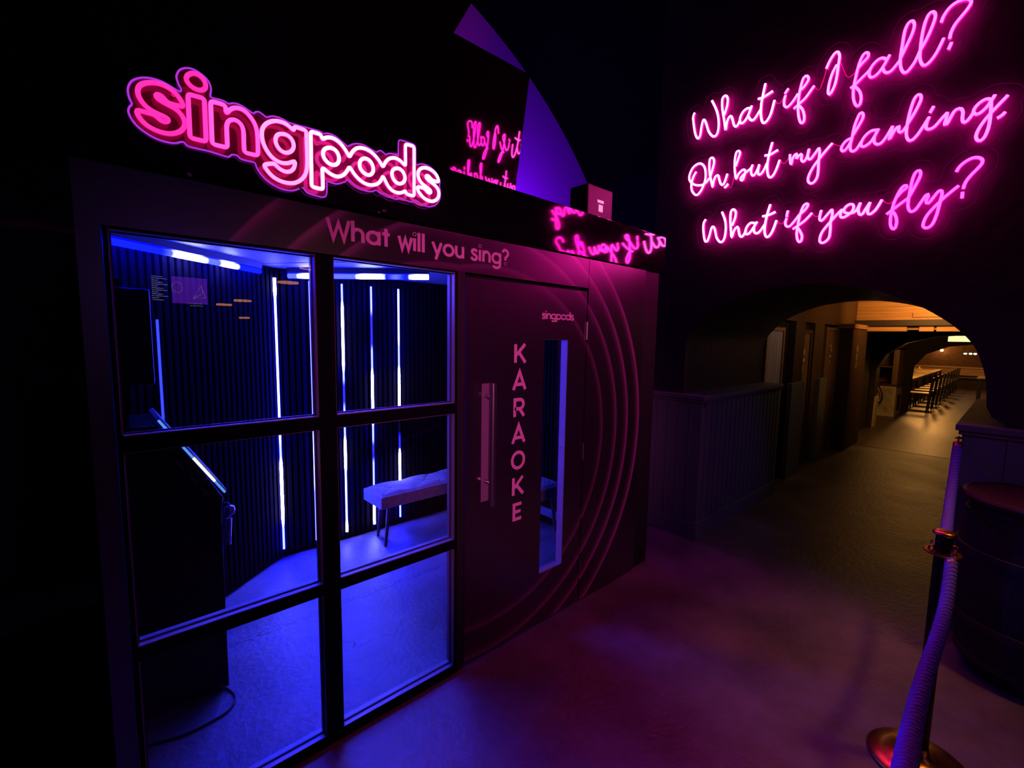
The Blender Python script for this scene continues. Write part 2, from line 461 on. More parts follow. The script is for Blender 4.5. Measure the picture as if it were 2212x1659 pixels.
def cornered(flat):
    """closed outline [u, v, corner, ...] in 0.1 mm -> dense 2D polyline, smooth between corners"""
    P = [(Vector((flat[i]*1e-4, flat[i+1]*1e-4)), flat[i+2]) for i in range(0, len(flat), 3)]
    ks = [i for i, q in enumerate(P) if q[1]]
    if not ks: return catmull([q[0] for q in P], True, 8)
    out = []
    for a, b in zip(ks, ks[1:] + [ks[0]+len(P)]):
        seg = [P[i % len(P)][0] for i in range(a, b+1)]
        s = catmull(seg, False, 8) if len(seg) > 2 else seg
        out += s[:-1]
    return out
SIGN = {  # x, z in 0.1 mm, corner flag
's': [2428,23894,1,2391,24018,0,2301,24167,0,2178,24273,0,2030,24339,0,1869,24363,0,1709,24334,0,1561,24274,0,1438,24187,0,1367,24076,0,1350,23971,0,1367,23848,0,1426,23725,0,1527,23614,0,1668,23537,0,1814,23503,0,1937,23475,0,2030,23453,0,2057,23409,0,2006,23344,0,1904,23317,0,1819,23350,0,1755,23425,0,1677,23459,0,1555,23457,0,1288,23457,1,1333,23307,0,1432,23164,0,1584,23065,0,1765,23016,0,1965,23008,0,2158,23064,0,2319,23180,0,2410,23313,0,2436,23443,0,2386,23624,0,2231,23777,0,2030,23838,0,1834,23905,0,1757,23959,0,1741,24005,0,1792,24052,0,1867,24063,0,1939,24014,0,1997,23923,0,2083,23885,0,2236,23891,0],
'dot': [2664,24948,0,2517,24767,0,2570,24621,0,2698,24530,0,2873,24523,0,3000,24613,0,3026,24753,0,2957,24897,0,2825,24970,0],
'i': [2549,24312,1,2966,24325,1,2959,23056,1,2544,23054,1],
'n': [3127,24303,1,3489,24314,0,3531,24280,0,3525,24136,0,3550,24048,1,3614,24188,0,3751,24304,0,3886,24349,0,4051,24321,0,4214,24194,0,4346,24004,0,4401,23772,0,4414,23492,0,4405,23021,1,4000,23013,1,4002,23376,0,4003,23671,0,3957,23853,0,3841,23947,0,3707,23946,0,3601,23873,0,3538,23741,0,3530,23483,0,3530,23033,1,3114,23030,1],
'g': [5978,24278,1,5565,24295,1,5572,24131,1,5451,24226,0,5266,24308,0,5049,24309,0,4850,24239,0,4667,24091,0,4564,23909,0,4542,23719,0,4566,23507,0,4655,23296,0,4795,23112,0,4972,23004,0,5173,22977,0,5379,23038,0,5577,23167,1,5550,22975,0,5476,22824,0,5335,22728,0,5164,22722,0,5015,22790,0,4899,22908,1,4556,22778,1,4663,22618,0,4838,22453,0,5068,22368,0,5323,22355,0,5551,22416,0,5750,22559,0,5899,22774,0,5960,23005,0,5978,23333,0,5975,23868,0],
'gi': [5170,23936,0,5017,23857,0,4954,23685,0,4974,23554,0,5053,23421,0,5184,23344,0,5338,23359,0,5479,23467,0,5544,23625,0,5523,23777,0,5440,23893,0,5322,23945,0],
'pod': [6123,24294,1,6490,24294,1,6520,24121,1,6639,24228,0,6793,24286,0,6966,24285,0,7160,24200,0,7335,24042,0,7472,23852,0,7521,23767,1,7588,23936,0,7735,24129,0,7924,24238,0,8136,24257,0,8349,24217,0,8543,24111,0,8718,23959,0,8828,23807,0,8872,23748,1,8930,23892,0,9057,24086,0,9266,24220,0,9476,24244,0,9664,24180,0,9867,24045,1,9862,24912,1,10265,24930,1,10252,22945,1,9858,22957,1,9876,23098,1,9725,22992,0,9557,22925,0,9321,22937,0,9136,23030,0,9001,23203,0,8912,23365,0,8856,23442,1,8798,23278,0,8684,23121,0,8505,23011,0,8307,22957,0,8092,22978,0,7882,23066,0,7697,23217,0,7576,23361,0,7511,23463,1,7441,23312,0,7316,23130,0,7153,23006,0,6994,22968,0,6800,23007,0,6630,23096,0,6499,23174,1,6508,22401,1,6107,22405,1],
'pi': [6746,23919,0,6591,23822,0,6531,23677,0,6556,23537,0,6657,23416,0,6808,23344,0,6964,23364,0,7084,23469,0,7128,23649,0,7073,23822,0,6958,23921,0,6842,23936,0],
'oi': [8108,23900,0,7958,23803,0,7903,23634,0,7931,23486,0,8035,23375,0,8205,23308,0,8357,23354,0,8457,23497,0,8460,23656,0,8386,23815,0,8258,23900,0],
'di': [9472,23875,0,9307,23784,0,9247,23627,0,9269,23489,0,9372,23349,0,9536,23283,0,9680,23326,0,9813,23450,0,9839,23643,0,9756,23790,0,9637,23875,0],
's2': [11463,23783,1,11423,23950,0,11302,24097,0,11090,24198,0,10856,24227,0,10650,24176,0,10497,24053,0,10433,23889,0,10470,23728,0,10596,23565,0,10801,23460,0,10983,23392,0,11088,23327,0,11075,23259,0,10983,23217,0,10878,23260,0,10788,23349,0,10672,23378,0,10380,23356,1,10442,23209,0,10594,23049,0,10799,22940,0,11061,22905,0,11274,22970,0,11436,23136,0,11477,23344,0,11409,23507,0,11248,23625,0,11037,23708,0,10880,23780,0,10803,23849,0,10829,23908,0,10933,23933,0,11037,23860,0,11142,23787,0],
'back': [1146,23970,0,1178,24137,0,1268,24296,0,1426,24418,0,1596,24487,0,1791,24516,0,1987,24500,0,2161,24445,0,2311,24387,0,2376,24380,1,2424,24441,1,2358,24560,0,2314,24707,0,2312,24810,0,2377,24968,0,2486,25076,0,2633,25139,0,2793,25139,0,2952,25078,0,3085,24989,0,3163,24864,0,3183,24701,0,3155,24520,0,3216,24479,0,3396,24496,0,3539,24489,0,3639,24451,0,3774,24512,0,3923,24530,0,4102,24484,0,4345,24375,1,4442,24464,0,4521,24489,0,4615,24453,0,4741,24384,1,4922,24476,0,5121,24505,0,5322,24474,0,5474,24435,0,6055,24451,0,6495,24458,0,6625,24415,0,6797,24475,0,7029,24460,0,7262,24360,0,7520,24206,1,7719,24353,0,7949,24436,0,8181,24444,0,8438,24378,0,8679,24315,1,8836,24427,0,8948,24398,0,9072,24331,1,9245,24427,0,9431,24447,0,9631,24418,1,9648,24974,0,9744,25073,0,10033,25083,0,10303,25076,0,10427,24964,0,10436,24356,0,10498,24298,1,10702,24392,0,10960,24403,0,11249,24324,0,11490,24142,0,11626,23909,0,11599,23681,1,11654,23449,0,11627,23153,0,11463,22897,0,11220,22750,0,10955,22709,0,10695,22745,0,10415,22861,0,10288,22750,0,9892,22754,0,9699,22778,0,9554,22717,0,9318,22720,0,9019,22831,0,8950,22796,0,8814,22797,0,8658,22875,0,8501,22801,0,8239,22754,0,7961,22791,0,7712,22911,0,7487,23014,0,7412,22923,0,7148,22787,0,6950,22751,0,6718,22782,1,6697,22330,0,6588,22185,0,6323,22176,0,6028,22205,0,5921,22291,0,5833,22363,0,5634,22238,0,5421,22165,0,5146,22157,0,4880,22238,0,4623,22386,0,4438,22596,0,4364,22764,0,4319,22828,0,3948,22835,0,3830,22919,0,3680,22912,0,3618,22838,0,3529,22807,0,3043,22845,0,2766,22840,0,2501,22850,0,2412,22932,0,2347,22929,0,2186,22846,0,1981,22818,0,1732,22844,0,1516,22928,0,1320,23058,0,1199,23207,0,1137,23359,0,1130,23456,0,1171,23569,0,1233,23639,1,1171,23781,0],
}
VERSE = [  # per line: word, strokes as y, z in 0.1 mm
('What if I fall?', [
 ('What', [[19655,35697,19766,35378,19641,34580,19473,33912,19246,33561,19079,33748,19012,34339,18915,34824,18820,34910,18651,34601,18355,33813,17983,33355,17697,33431,17585,33947,17652,34652,17864,35358,18252,36152],[17184,34749,17011,35342,16995,35828,17104,36090,17295,36157,17423,35932,17382,35288,17183,34366,17014,33545,16954,34067,16814,34427,16654,34465,16520,34154,16403,33761,16230,33552,16080,33682,15982,33894],[15184,34508,15432,34634,15732,34516,15933,34187,15956,33842,15810,33664,15595,33772,15375,34094,15155,34714],[15324,33991,15200,33755,15019,33633,14814,33783,14505,34238],[14286,35958,14388,35300,14470,34652,14466,33969,14367,33425,14204,33182,13984,33304,13764,33697,13578,34555],[14729,35060,14431,35020,14106,35116,13746,35239]]),
 ('if', [[12898,34770,12828,34888,12703,35046],[12869,34637,12926,34329,12903,33992,12732,33790,12507,33898,12258,34178,12070,34475],[11877,34666,11667,34849,11470,35171,11522,35388,11657,35487,11797,35374,11899,34974,11974,34441,12004,33808,11964,33229,11874,32755,11717,32402,11571,32457,11560,32815,11706,33305,11976,33677],[12270,33533,11926,33761,11571,34018,11302,34359,11086,34635]]),
 ('I', [[10435,35502,10262,35934,10019,36282,9842,36283,9730,35966,9757,35434,9795,34754,9887,34190,10101,33740,10227,33911,10199,34456,10063,35056,9850,35496]]),
 ('fall?', [[8655,34803,8423,35048,8173,35281,8171,35518,8361,35597,8527,35330,8640,34894,8725,34347,8789,33787,8795,33300,8717,32832,8539,32453,8376,32520,8342,32897,8458,33326,8743,33746],[8975,33708,8749,33821,8433,34091,8084,34389,7973,34536],[7215,34774,7443,34937,7716,34859,7973,34536,8027,34176,7909,33964,7650,34008,7358,34341,7055,34964],[7334,34285,7258,34068,7091,33934,6864,34008,6500,34461],[6474,34610,6304,35062,6062,35722,5989,36180,6085,36469,6268,36463,6421,36061,6473,35315,6511,34603,6470,34084,6346,33715,6186,33585,6012,33721,5784,34082,5608,34591],[5608,34591,5365,35107,5140,35796,5058,36279,5166,36546,5340,36541,5486,36172,5575,35508,5597,34675,5571,34130,5432,33740,5283,33658,5082,33799,4835,34181,4582,34855],[4763,35819,4685,36105,4476,36433,4191,36592,3865,36593,3648,36487,3568,36290,3688,36016,3951,35679,4157,35393,4293,35029,4319,34741],[4230,34467,4267,34311,4322,34162]]),
]),
('Oh, but my darling,', [
 ('Oh,', [[19250,30961,19479,30579,19604,30023,19509,29474,19138,29074,18807,29266,18531,29783,18415,30387,18515,31040,18751,31413,19067,31551,19495,31398,19757,30996,19830,30603,19681,30246,19283,29922,18776,29781,18415,29872,18072,30193],[18045,30244,17849,30931,17791,31423,17927,31711,18133,31680,18166,31237,18093,30539,17937,29935,17787,29419,17749,29779,17598,30195,17395,30231,17288,29898,17149,29531,16968,29406,16813,29677,16674,30171],[16569,29400,16673,29257,16838,29155]]),
 ('but', [[16059,30595,15899,31096,15789,31498,15910,31692,16070,31628,16150,31162,16136,30506,16044,29938,15941,29614,15825,29940,15515,30190,15320,30089,15353,29774,15465,29423,15603,29455,15589,29668,15282,29918,14926,30152,14810,30388],[14810,30388,14889,29983,14814,29646,14653,29581,14442,29927,14313,30315,14386,29860,14342,29587,14186,29549,13974,29812,13801,30237],[13523,31629,13655,31025,13739,30428,13754,29914,13668,29374,13503,29153,13313,29263,13118,29654,12941,30247],[13992,30831,13590,30801,13350,30890,13112,30978]]),
 ('my', [[12289,30453,12246,30041,12167,29720,12101,30103,11935,30383,11830,30330,11865,30042,11778,30118,11608,30295,11519,30197,11535,29906,11386,29720,11220,29922,11131,30240,11106,30501],[11106,30501,11156,30149,11105,29867,10965,29782,10783,30001,10507,30408],[10507,30408,10438,30053,10458,29433,10441,28897,10475,28470,10651,28169,10870,28145,11022,28401,10960,28779,10729,29260,10373,29748,10020,30178,9729,30498]]),
 ('darling,', [[8718,30501,8976,30409,9174,30130,9182,29908,9051,29788,8869,29962,8701,30275],[8611,30663,8383,31088,8163,31562,8162,31860,8309,31962,8449,31654,8576,31147,8647,30508,8710,30084,8660,29737,8510,29641,8329,29756,8124,30137],[7362,30614,7658,30650,7960,30416,8120,30081,8103,29858,7934,29784,7649,29947,7447,30265,7277,30668],[7443,30210,7445,29942,7317,29745,7094,29735,6853,30037,6573,30610],[6573,30610,6625,30181,6684,29830,6591,30013,6444,30335,6289,30522,6239,30429,6266,30229,6130,30110,6011,30204,5883,30422],[5849,30514,5583,31041,5351,31669,5355,31971,5504,32074,5666,31828,5797,31162,5866,30468,5862,29901,5752,29560,5581,29485,5353,29699,5107,30131,4868,30607],[4868,30607,4960,30286,4956,29984,4810,29889,4582,29969,4303,30326,4079,30596],[4849,30850,4783,31002,4717,31153],[4079,30596,4104,30214,4159,29961,4045,29950,3920,30252,3762,30588,3545,30637,3418,30427,3408,30088,3371,29860,3257,29800,3093,29986,2971,30232],[2334,30709,2529,30786,2795,30644,2965,30372,2929,30147,2748,30087,2488,30306,2309,30617,2180,30895],[2309,30617,2275,30142,2270,29675,2292,29215,2393,28776,2551,28586,2699,28676,2756,28930,2648,29325,2408,29766,2071,30212,1680,30695],[1705,29838,1826,29694,1986,29607]]),
]),
('What if you fly?', [
 ('What', [[18206,26969,18370,26647,18327,25940,18178,25287,17989,25191,17831,25587,17687,26190,17551,26306,17390,26005,17208,25359,16868,24968,16604,25205,16526,25939,16625,26631,16910,27323],[16049,26132,15851,26699,15847,27162,16060,27368,16215,27163,16211,26561,16134,25878,16025,25223,15888,25706,15671,25971,15564,25855,15454,25374,15289,25151,15104,25322,14962,25629],[14320,26014,14673,26105,14943,25822,15015,25440,14876,25288,14630,25447,14202,26123],[14396,25735,14374,25408,14175,25249,13937,25406,13630,25868],[13359,27210,13524,26548,13626,25804,13618,25229,13473,24889,13294,24926,13078,25274,12860,25992],[13853,26447,13518,26452,13281,26504,12991,26608]]),
 ('if', [[12202,26127,12183,26338,12146,26546],[12196,26033,12259,25705,12186,25476,11982,25413,11718,25676,11389,26135],[11335,26156,11052,26405,10885,26701,11000,26813,11180,26668,11335,26156,11427,25506,11468,24904,11409,24469,11252,24203,11126,24368,11152,24735,11438,25265],[11740,25190,11418,25383,11000,25676,10602,26114]]),
 ('you', [[10056,26190,10111,25878,10116,25585,9978,25473,9741,25754,9438,26134],[9438,26134,9389,25807,9452,25298,9435,24714,9477,24253,9715,23993,9922,23992,10016,24212,9919,24670,9641,25096,9316,25506,8995,25880,8834,26021],[8834,26021,8930,25668,8818,25477,8532,25569,8263,25831,8229,26133,8392,26276,8626,26180,8755,25950,8643,25759,8347,25677,8071,25795,7871,26258],[7871,26258,7955,25830,7860,25506,7720,25509,7558,25811,7358,26185],[7358,26185,7442,25789,7418,25482,7256,25453,7004,25708,6755,26228]]),
 ('fly?', [[6007,26252,5803,26526,5593,26689,5604,26831,5717,26856,5871,26680,6036,26258,6147,25856,6212,25406,6236,24982,6205,24583,6067,24292,5946,24398,5919,24785,6020,25158,6184,25419],[6462,25273,6203,25476,5855,25764,5448,26085],[5413,26165,5208,26674,5011,27245,5020,27520,5108,27609,5248,27506,5353,27119,5405,26579,5452,25965,5432,25543,5343,25282,5227,25208,5046,25331,4858,25674,4651,26076],[4651,26076,4561,26108,4545,25918,4612,25762,4584,25586,4479,25582,4293,25867,4110,26165,3973,26202],[3973,26202,3930,25993,3974,25601,4019,25207,4095,24714,4240,24263,4465,24111,4620,24222,4637,24431,4523,24823,4290,25190,4031,25511,3728,25851,3245,26307],[3411,27129,3286,27391,3039,27618,2762,27722,2522,27659,2380,27496,2398,27295,2564,27051,2778,26783,2945,26500,3021,26258,3032,26098],[3053,25907,3051,25744,3050,25580]]),
]),
]

# ================================================================== THE SETTING
m = MB(); m.box(-6, 30, -7, 5, -.1, 0)
struct('floor', m, M['floor'])
m = MB(); m.box(9.43, 26, -2, 3.4, -.05, .003)
struct('floor_hall', m, M['hall_floor'])
# barrel vault over the bar, running along Y
VC, VR = (1.57, .49), 5.28
m = MB(); vs, fs = [], []
a0, a1, NV = math.asin((5.6-VC[0])/VR), -math.pi/2, 48
for i in range(NV+1):
    a = a0 + (a1-a0)*i/NV
    for rr in (VR, VR+.3):
        for y in (-7, 4.5):
            vs.append((VC[0]+rr*math.sin(a), y, VC[1]+rr*math.cos(a)))
for i in range(NV):
    o = i*4
    fs += [(o, o+1, o+5, o+4), (o+2, o+6, o+7, o+3), (o, o+4, o+6, o+2), (o+1, o+3, o+7, o+5)]
m.add(vs, fs)
struct('ceiling', m, M['vault'], smooth=False)
m = MB(); m.box(-3.95, VC[0]-VR+.02, -7, 4.5, 0, .6); struct('wall_left', m, M['vault'])
m = MB(); m.box(-4, 6.2, 4.5, 4.7, 0, 6.2); struct('wall_back', m, M['lunette'])
m = MB(); m.box(5.6, 5.8, 2.3, 4.5, 0, 4.2); struct('wall_side', m, M['black_wall'])
# the thick wall with the arch and the verse sign
ARCH = [(.106,1.36),(.12,1.5),(.15,1.62),(.2,1.73),(.31,1.85),(.5,1.98),(.75,2.08),(1.05,2.125),(1.35,2.105),(1.55,2.05),(1.745,1.955),(1.87,1.84),(1.941,1.725),(1.95,1.5)]
arc = [(p.x, p.y) for p in catmull([(*a, 0) for a in ARCH], False, 5)]
outline = [(2.3, 0), (2.3, 5.45), (-7, 5.45), (-7, 1.262), (-.06, 1.262), (.03, 1.272), (.08, 1.302)] + arc + [(1.95, 0)]
m = MB(); m.prism(outline, lambda u, v, t: (t, u, v), 3.80, 5.63)
struct('wall_right', m, M['sign_wall'])
# wainscot: painted boards with a base band and a capping ledge
def wainscot(name, y0, y1, boards_face_x=True):
    m = MB()
    m.box(XW, 5.63, y0, y1, 0, 1.19)
    m.box(XW-.012, 5.63, y0-.012, y1+.012, 0, .144)
    m.box(XW-.03, 5.64, y0-.03, y1+.03, 1.215, 1.25)
    m.box(XW-.015, 5.635, y0-.015, y1+.015, 1.19, 1.215)
    # beading between the boards
    for k in range(1, int((y1-y0)/.1)):
        m.box(XW-.005, XW, y0+k*.1-.006, y0+k*.1+.006, .144, 1.19)
    return m
m = wainscot('a', 1.758, 2.3)
for k in range(1, 19): m.box(XW+k*.1-.006, XW+k*.1+.006, 1.752, 1.758, .144, 1.19)
struct('trim_1', m, M['wainscot'], 'sage boarded wainscot on the left of the arch', bevel=.004)
m = wainscot('b', -3.0, .19)
struct('trim_2', m, M['wainscot'], 'sage boarded wainscot on the right of the arch', bevel=.004)

# ---- passage behind the arch
m = MB(); m.box(5.63, 11.6, 1.99, 2.2, 0, 2.7)
for x0, x1 in ((6.22, 6.49), (7.30, 7.95), (8.45, 8.66)):   # dark reveals between the doors are left as the wall itself
    m.box(x0, x1, 1.985, 1.99, 0, 1.95)
struct('wall_passage', m, M['hall_dark'])
m = MB(); m.box(5.63, 11.6, -.6, 2.2, 2.62, 2.75); struct('ceiling_passage', m, M['hall_dark'])
m = MB(); m.box(5.63, 11.6, -.8, -.6, 0, 2.7); struct('wall_passage_right', m, M['hall_dark'])
def piece(name, x0, x1, y0, y1, z0, z1, mt, bevel=.004, label=None):
    m = MB(); m.box(x0, x1, y0, y1, z0, z1); return struct(name, m, M[mt], label, bevel=bevel)
piece('trim_3', 5.66, 9.68, 1.93, 1.99, 1.97, 2.62, 'brown', label='brown timber boarding over the doors')
piece('trim_4', 6.49, 6.86, 1.90, 1.985, 0, 1.97, 'brown', label='brown timber pilaster')
piece('trim_5', 7.36, 7.80, 1.92, 1.985, 0, 1.97, 'brown', label='brown timber pilaster between two tan doors')
piece('trim_6', 6.30, 6.78, 1.84, 1.90, 0, 1.20, 'wainscot', label='low sage boarded panel')
piece('trim_7', 7.55, 7.90, 1.86, 1.92, 0, 1.20, 'wainscot', label='low sage boarded panel')
piece('trim_8', 8.69, 9.68, 1.76, 1.99, 0, 1.93, 'brick_dark', .01, label='brown brick pier')
piece('trim_9', 8.66, 9.71, 1.74, 1.99, 1.93, 2.0, 'plank_orange', .006, label='pale timber block on the brick pier')
def planked_door(name, x0, x1, z1, mt, frame, nplank=0, marks=None, label=None):
    m = MB()
    if nplank:
        w = (x1-x0)/nplank
        for k in range(nplank): m.box(x0+k*w+.004, x0+(k+1)*w-.004, 1.945, 1.985, .01, z1)
        m.box(x0, x1, 1.955, 1.985, .01, z1)
    else:
        m.box(x0, x1, 1.95, 1.985, .01, z1)
    d = struct(name, m, M[mt], label)
    f = MB(); f.box(x0-.04, x0, 1.93, 1.985, 0, z1+.04); f.box(x1, x1+.04, 1.93, 1.985, 0, z1+.04); f.box(x0, x1, 1.93, 1.985, z1, z1+.04)
    f.build('door_frame', M[frame], d)
    if marks:
        for (px, pz, w, h) in marks:
            q = MB(); q.box(px-w/2, px+w/2, 1.945, 1.95, pz-h/2, pz+h/2); q.build('door_mark', M['chalk'], d)
    return d
planked_door('door_1', 5.66, 6.17, 1.84, 'plank_pale', 'plank_orange', 6, label='pale planked door')
planked_door('door_2', 6.92, 7.26, 1.83, 'tan_door', 'brown', 0, [(7.02, 1.58, .10, .07), (7.02, 1.47, .12, .05), (7.0, 1.36, .08, .10)], 'tan door with white marks, nearer the arch')
planked_door('door_3', 8.02, 8.62, 1.89, 'tan_door', 'tan_door', 0, [(8.3, 1.66, .05, .03), (8.36, 1.60, .03, .05), (8.32, 1.50, .06, .03), (8.30, 1.42, .03, .03)], 'tan door beside the brick pier')
nt_ = thing('wall_notice', 'narrow stack of small pale notices on the brown brick pier', 'notice', (9.02, 1.755, 1.3))
for z0, z1 in ((1.56, 1.66), (1.43, 1.54), (1.30, 1.41)):
    m = MB(); m.box(8.96, 9.08, 1.752, 1.759, z0, z1); m.build('card', mat('aged_card', (.20, .14, .08), .7), nt_)
# bulkhead of planks, dark beam and lit strip across the passage
m = MB()
for k in range(5):
    m.box(9.70, 9.78, -.6, 1.95, 2.09+k*.108, 2.09+k*.108+.104)
m.box(9.66, 9.70, -.6, 1.2, 2.13, 2.20); m.box(9.67, 9.70, -.6, .98, 2.20, 2.25)
struct('trim_10', m, M['plank_orange'], 'warm planked bulkhead across the passage')
piece('trim_11', 9.55, 9.80, -.6, 1.99, 1.99, 2.085, 'dark_beam', label='dark steel beam under the planks')
m = MB(); m.box(9.60, 9.72, 1.25, 1.80, 1.905, 1.985); m.box(9.60, 9.72, .93, 1.10, 1.905, 1.985); m.box(9.60, 9.72, -.5, .90, 1.905, 1.985); m.box(9.66, 9.74, -.5, 1.8, 1.93, 1.99)
struct('trim_12', m, M['plank_orange'], 'timber rail under the dark beam')

# ---- dining hall
hall_arch = [(-.75, 0), (-.75, 1.2), (-.6, 1.5), (-.25, 1.74), (.3, 1.87), (.7, 1.88), (1.1, 1.84), (1.5, 1.72), (1.78, 1.5), (1.91, 1.2), (1.93, 0)]
ol = [(5, 0), (5, 2.75), (-3, 2.75), (-3, 0)] + hall_arch
m = MB(); m.prism(ol, lambda u, v, t: (t, u, v), 11.6, 11.95); struct('wall_hall_front', m, M['hall_dark'])
m = MB(); m.box(11.95, 26.2, 3.4, 3.6, 0, 2.9); struct('wall_hall_left', m, M['hall_dark'])
m = MB(); m.box(11.95, 26.2, -2.2, -2.0, 0, 2.9); struct('wall_hall_right', m, M['hall_dark'])
m = MB(); m.box(26, 26.2, -2.0, 3.4, 0, 2.9); struct('wall_hall_end', m, M['hall_brick'])
m = MB(); m.box(11.95, 26.2, -2.2, 3.6, 2.6, 2.8); struct('ceiling_hall', m, M['hall_dark'])
piece('trim_13', 11.72, 11.95, 1.90, 1.99, 0, .62, 'cream', label='cream painted post foot')
hp = [(1.78, 0), (1.74, 1.15), (1.55, 1.45), (1.15, 1.65), (.5, 1.74), (-.4, 1.74), (-2, 1.6), (-2, 2.6), (2.3, 2.6), (2.06, 1.7), (2.02, 1.2), (2.02, 0)]
m = MB(); m.prism(hp, lambda u, v, t: (t, u, v), 14.75, 15.05); struct('wall_hall_rib', m, M['hall_dark'])

# ================================================================== THE KARAOKE POD
pod = thing('karaoke_pod', 'dark purple karaoke booth with two tall windows, a door and ring prints', 'karaoke booth', (1.55, D, 0))
P = lambda name, mb, mt, **kw: mb.build(name, M[mt] if isinstance(mt, str) else mt, pod, **kw)
m = MB(); m.box(-.02, .035, D, D+.10, 0, 2.195); P('end_panel', m, 'panel')
m = MB(); m.box(.035, 2.264, D, D+.10, 2.022, 2.195); P('header_panel', m, 'panel')
m = MB(); m.box(2.268, 2.895, D, D+.10, .01, 2.195); P('side_panel', m, 'panel')
m = MB(); m.box(2.895, 3.10, D+.02, D+.12, 0, 2.195); P('corner_post', m, 'pod_black')
m = MB(); m.prism([(-.04, D-.036), (3.163, D+.014), (3.163, D+.06), (-.04, D+.03)], lambda u, v, t: (u, v, t), 2.205, 2.462); P('fascia', m, 'fascia', bevel=.002)
m = MB(); m.box(-.02, 3.12, D+.05, BACK+.1, 2.30, 2.42); P('roof', m, 'pod_black')
m = MB(); m.box(3.06, 3.12, D+.12, BACK+.1, 0, 2.30); P('side_wall', m, 'pod_black')
m = MB(); m.box(-.02, .03, D+.10, BACK+.1, 0, 2.30); P('side_wall', m, 'pod_black')
m = MB(); m.box(.03, 3.06, D+.10, BACK, 2.19, 2.21); P('ceiling_panel', m, 'pod_ceiling')
# ceiling joints
m = MB(); m.obox((1.20, 3.10, 2.189), (.45, -.62, 0), (.002, .0015, 0), (0, 0, .0015)); P('ceiling_joint', m, 'gasket')
# slatted walls
LW0, LWD, LWN = Vector((.99, 3.665, 0)), Vector((.79, .613, 0)).normalized(), Vector((.613, -.79, 0)).normalized()
m = MB(); m.box(.9, 3.06, BACK-.005, BACK+.03, 0, 2.19, 1)
x = 1.0
while x < 3.0:
    m.box(x, x+.027, BACK-.028, BACK-.005, .03, 2.172, 0); x += .0445
P('slat_wall', m, [M['slat'], M['slat_back']])
m = MB(); s = 0
LLEN = 1.19
m.obox(LW0-LWD*LLEN/2-LWN*.035+Vector((0,0,1.095)), LWD*(LLEN/2+.03), LWN*.012, (0,0,1.095), 1)
while s < LLEN-.03:
    c = LW0-LWD*(s+.0135)
    m.obox(c-LWN*.012+Vector((0,0,1.10)), LWD*.0135, LWN*.0115, (0,0,1.07), 0); s += .0445
P('slat_wall', m, [M['slat'], M['slat_back']])
m = MB(); m.box(3.03, 3.06, D+.10, BACK, 0, 2.19, 1)
y = D+.2
while y < BACK-.05:
    m.box(3.008, 3.03, y, y+.027, .12, 2.172, 0); y += .0445
P('slat_wall', m, [M['slat'], M['slat_back']])
m = MB(); m.box(2.985, 3.01, D+.12, BACK-.03, .09, .168); P('skirting', m, 'liner', bevel=.003)
# windows: black frame members, satin liners split by a rubber line, double glazing
ZT = [(.045, .665), (.715, 1.345), (1.40, 2.012)]     # clear heights of the three lights
def window(x0, x1, label):
    f = MB()
    f.box(x0-.012, x0, D-.004, D+.062, .0, 2.022); f.box(x1, x1+.012, D-.004, D+.062, .0, 2.022)
    f.box(x0, x1, D-.004, D+.062, .0, .040); f.box(x0, x1, D-.004, D+.062, 2.016, 2.022)
    for za, zb in ((.668, .712), (1.348, 1.397)): f.box(x0, x1, D-.004, D+.062, za, zb)
    w = P('window_frame', f, 'frame', bevel=.0015); w['label'] = label
    for z0, z1 in ZT:
        l = MB(); t = .004; z0 -= .003; z1 += .003
        for ya, yb in ((D+.002, D+.027), (D+.034, D+.060)):
            l.box(x0, x0+t, ya, yb, z0, z1); l.box(x1-t, x1, ya, yb, z0, z1)
            l.box(x0+t, x1-t, ya, yb, z0, z0+t); l.box(x0+t, x1-t, ya, yb, z1-t, z1)
        l.build('window_liner', M['liner'], w)
        g = MB()
        g.box(x0, x1, D+.027, D+.034, z0, z0+.008); g.box(x0, x1, D+.027, D+.034, z1-.008, z1)
        g.box(x0, x0+.008, D+.027, D+.034, z0, z1); g.box(x1-.008, x1, D+.027, D+.034, z0, z1)
        g.build('gasket', M['gasket'], w)
        q = MB(); q.box(x0+.002, x1-.002, D+.018, D+.042, z0+.002, z1-.002)
        q.build('glass_pane', M['glass'], w)
    return w
window(.050, .636, 'left window of three stacked lights')
window(.702, 1.275, 'right window of three stacked lights')
m = MB(); m.box(.648, .690, D, D+.07, 0, 2.022); P('window_post', m, 'frame')
m = MB(); m.box(1.287, 1.332, D, D+.07, 0, 2.022); P('door_jamb', m, 'pod_black')
m = MB(); m.box(1.330, 2.264, D+.03, D+.11, 2.004, 2.022); P('door_head', m, 'gasket')
m = MB(); m.box(2.236, 2.290, D+.057, D+.11, 0, 2.02); P('hinge_light_block', m, 'pod_black')  # added behind the hinge gap to block pod light leaking out
m = MB(); m.box(2.2635, 2.2685, D+.03, D+.09, 0, 2.195); P('panel_joint', m, 'gasket')
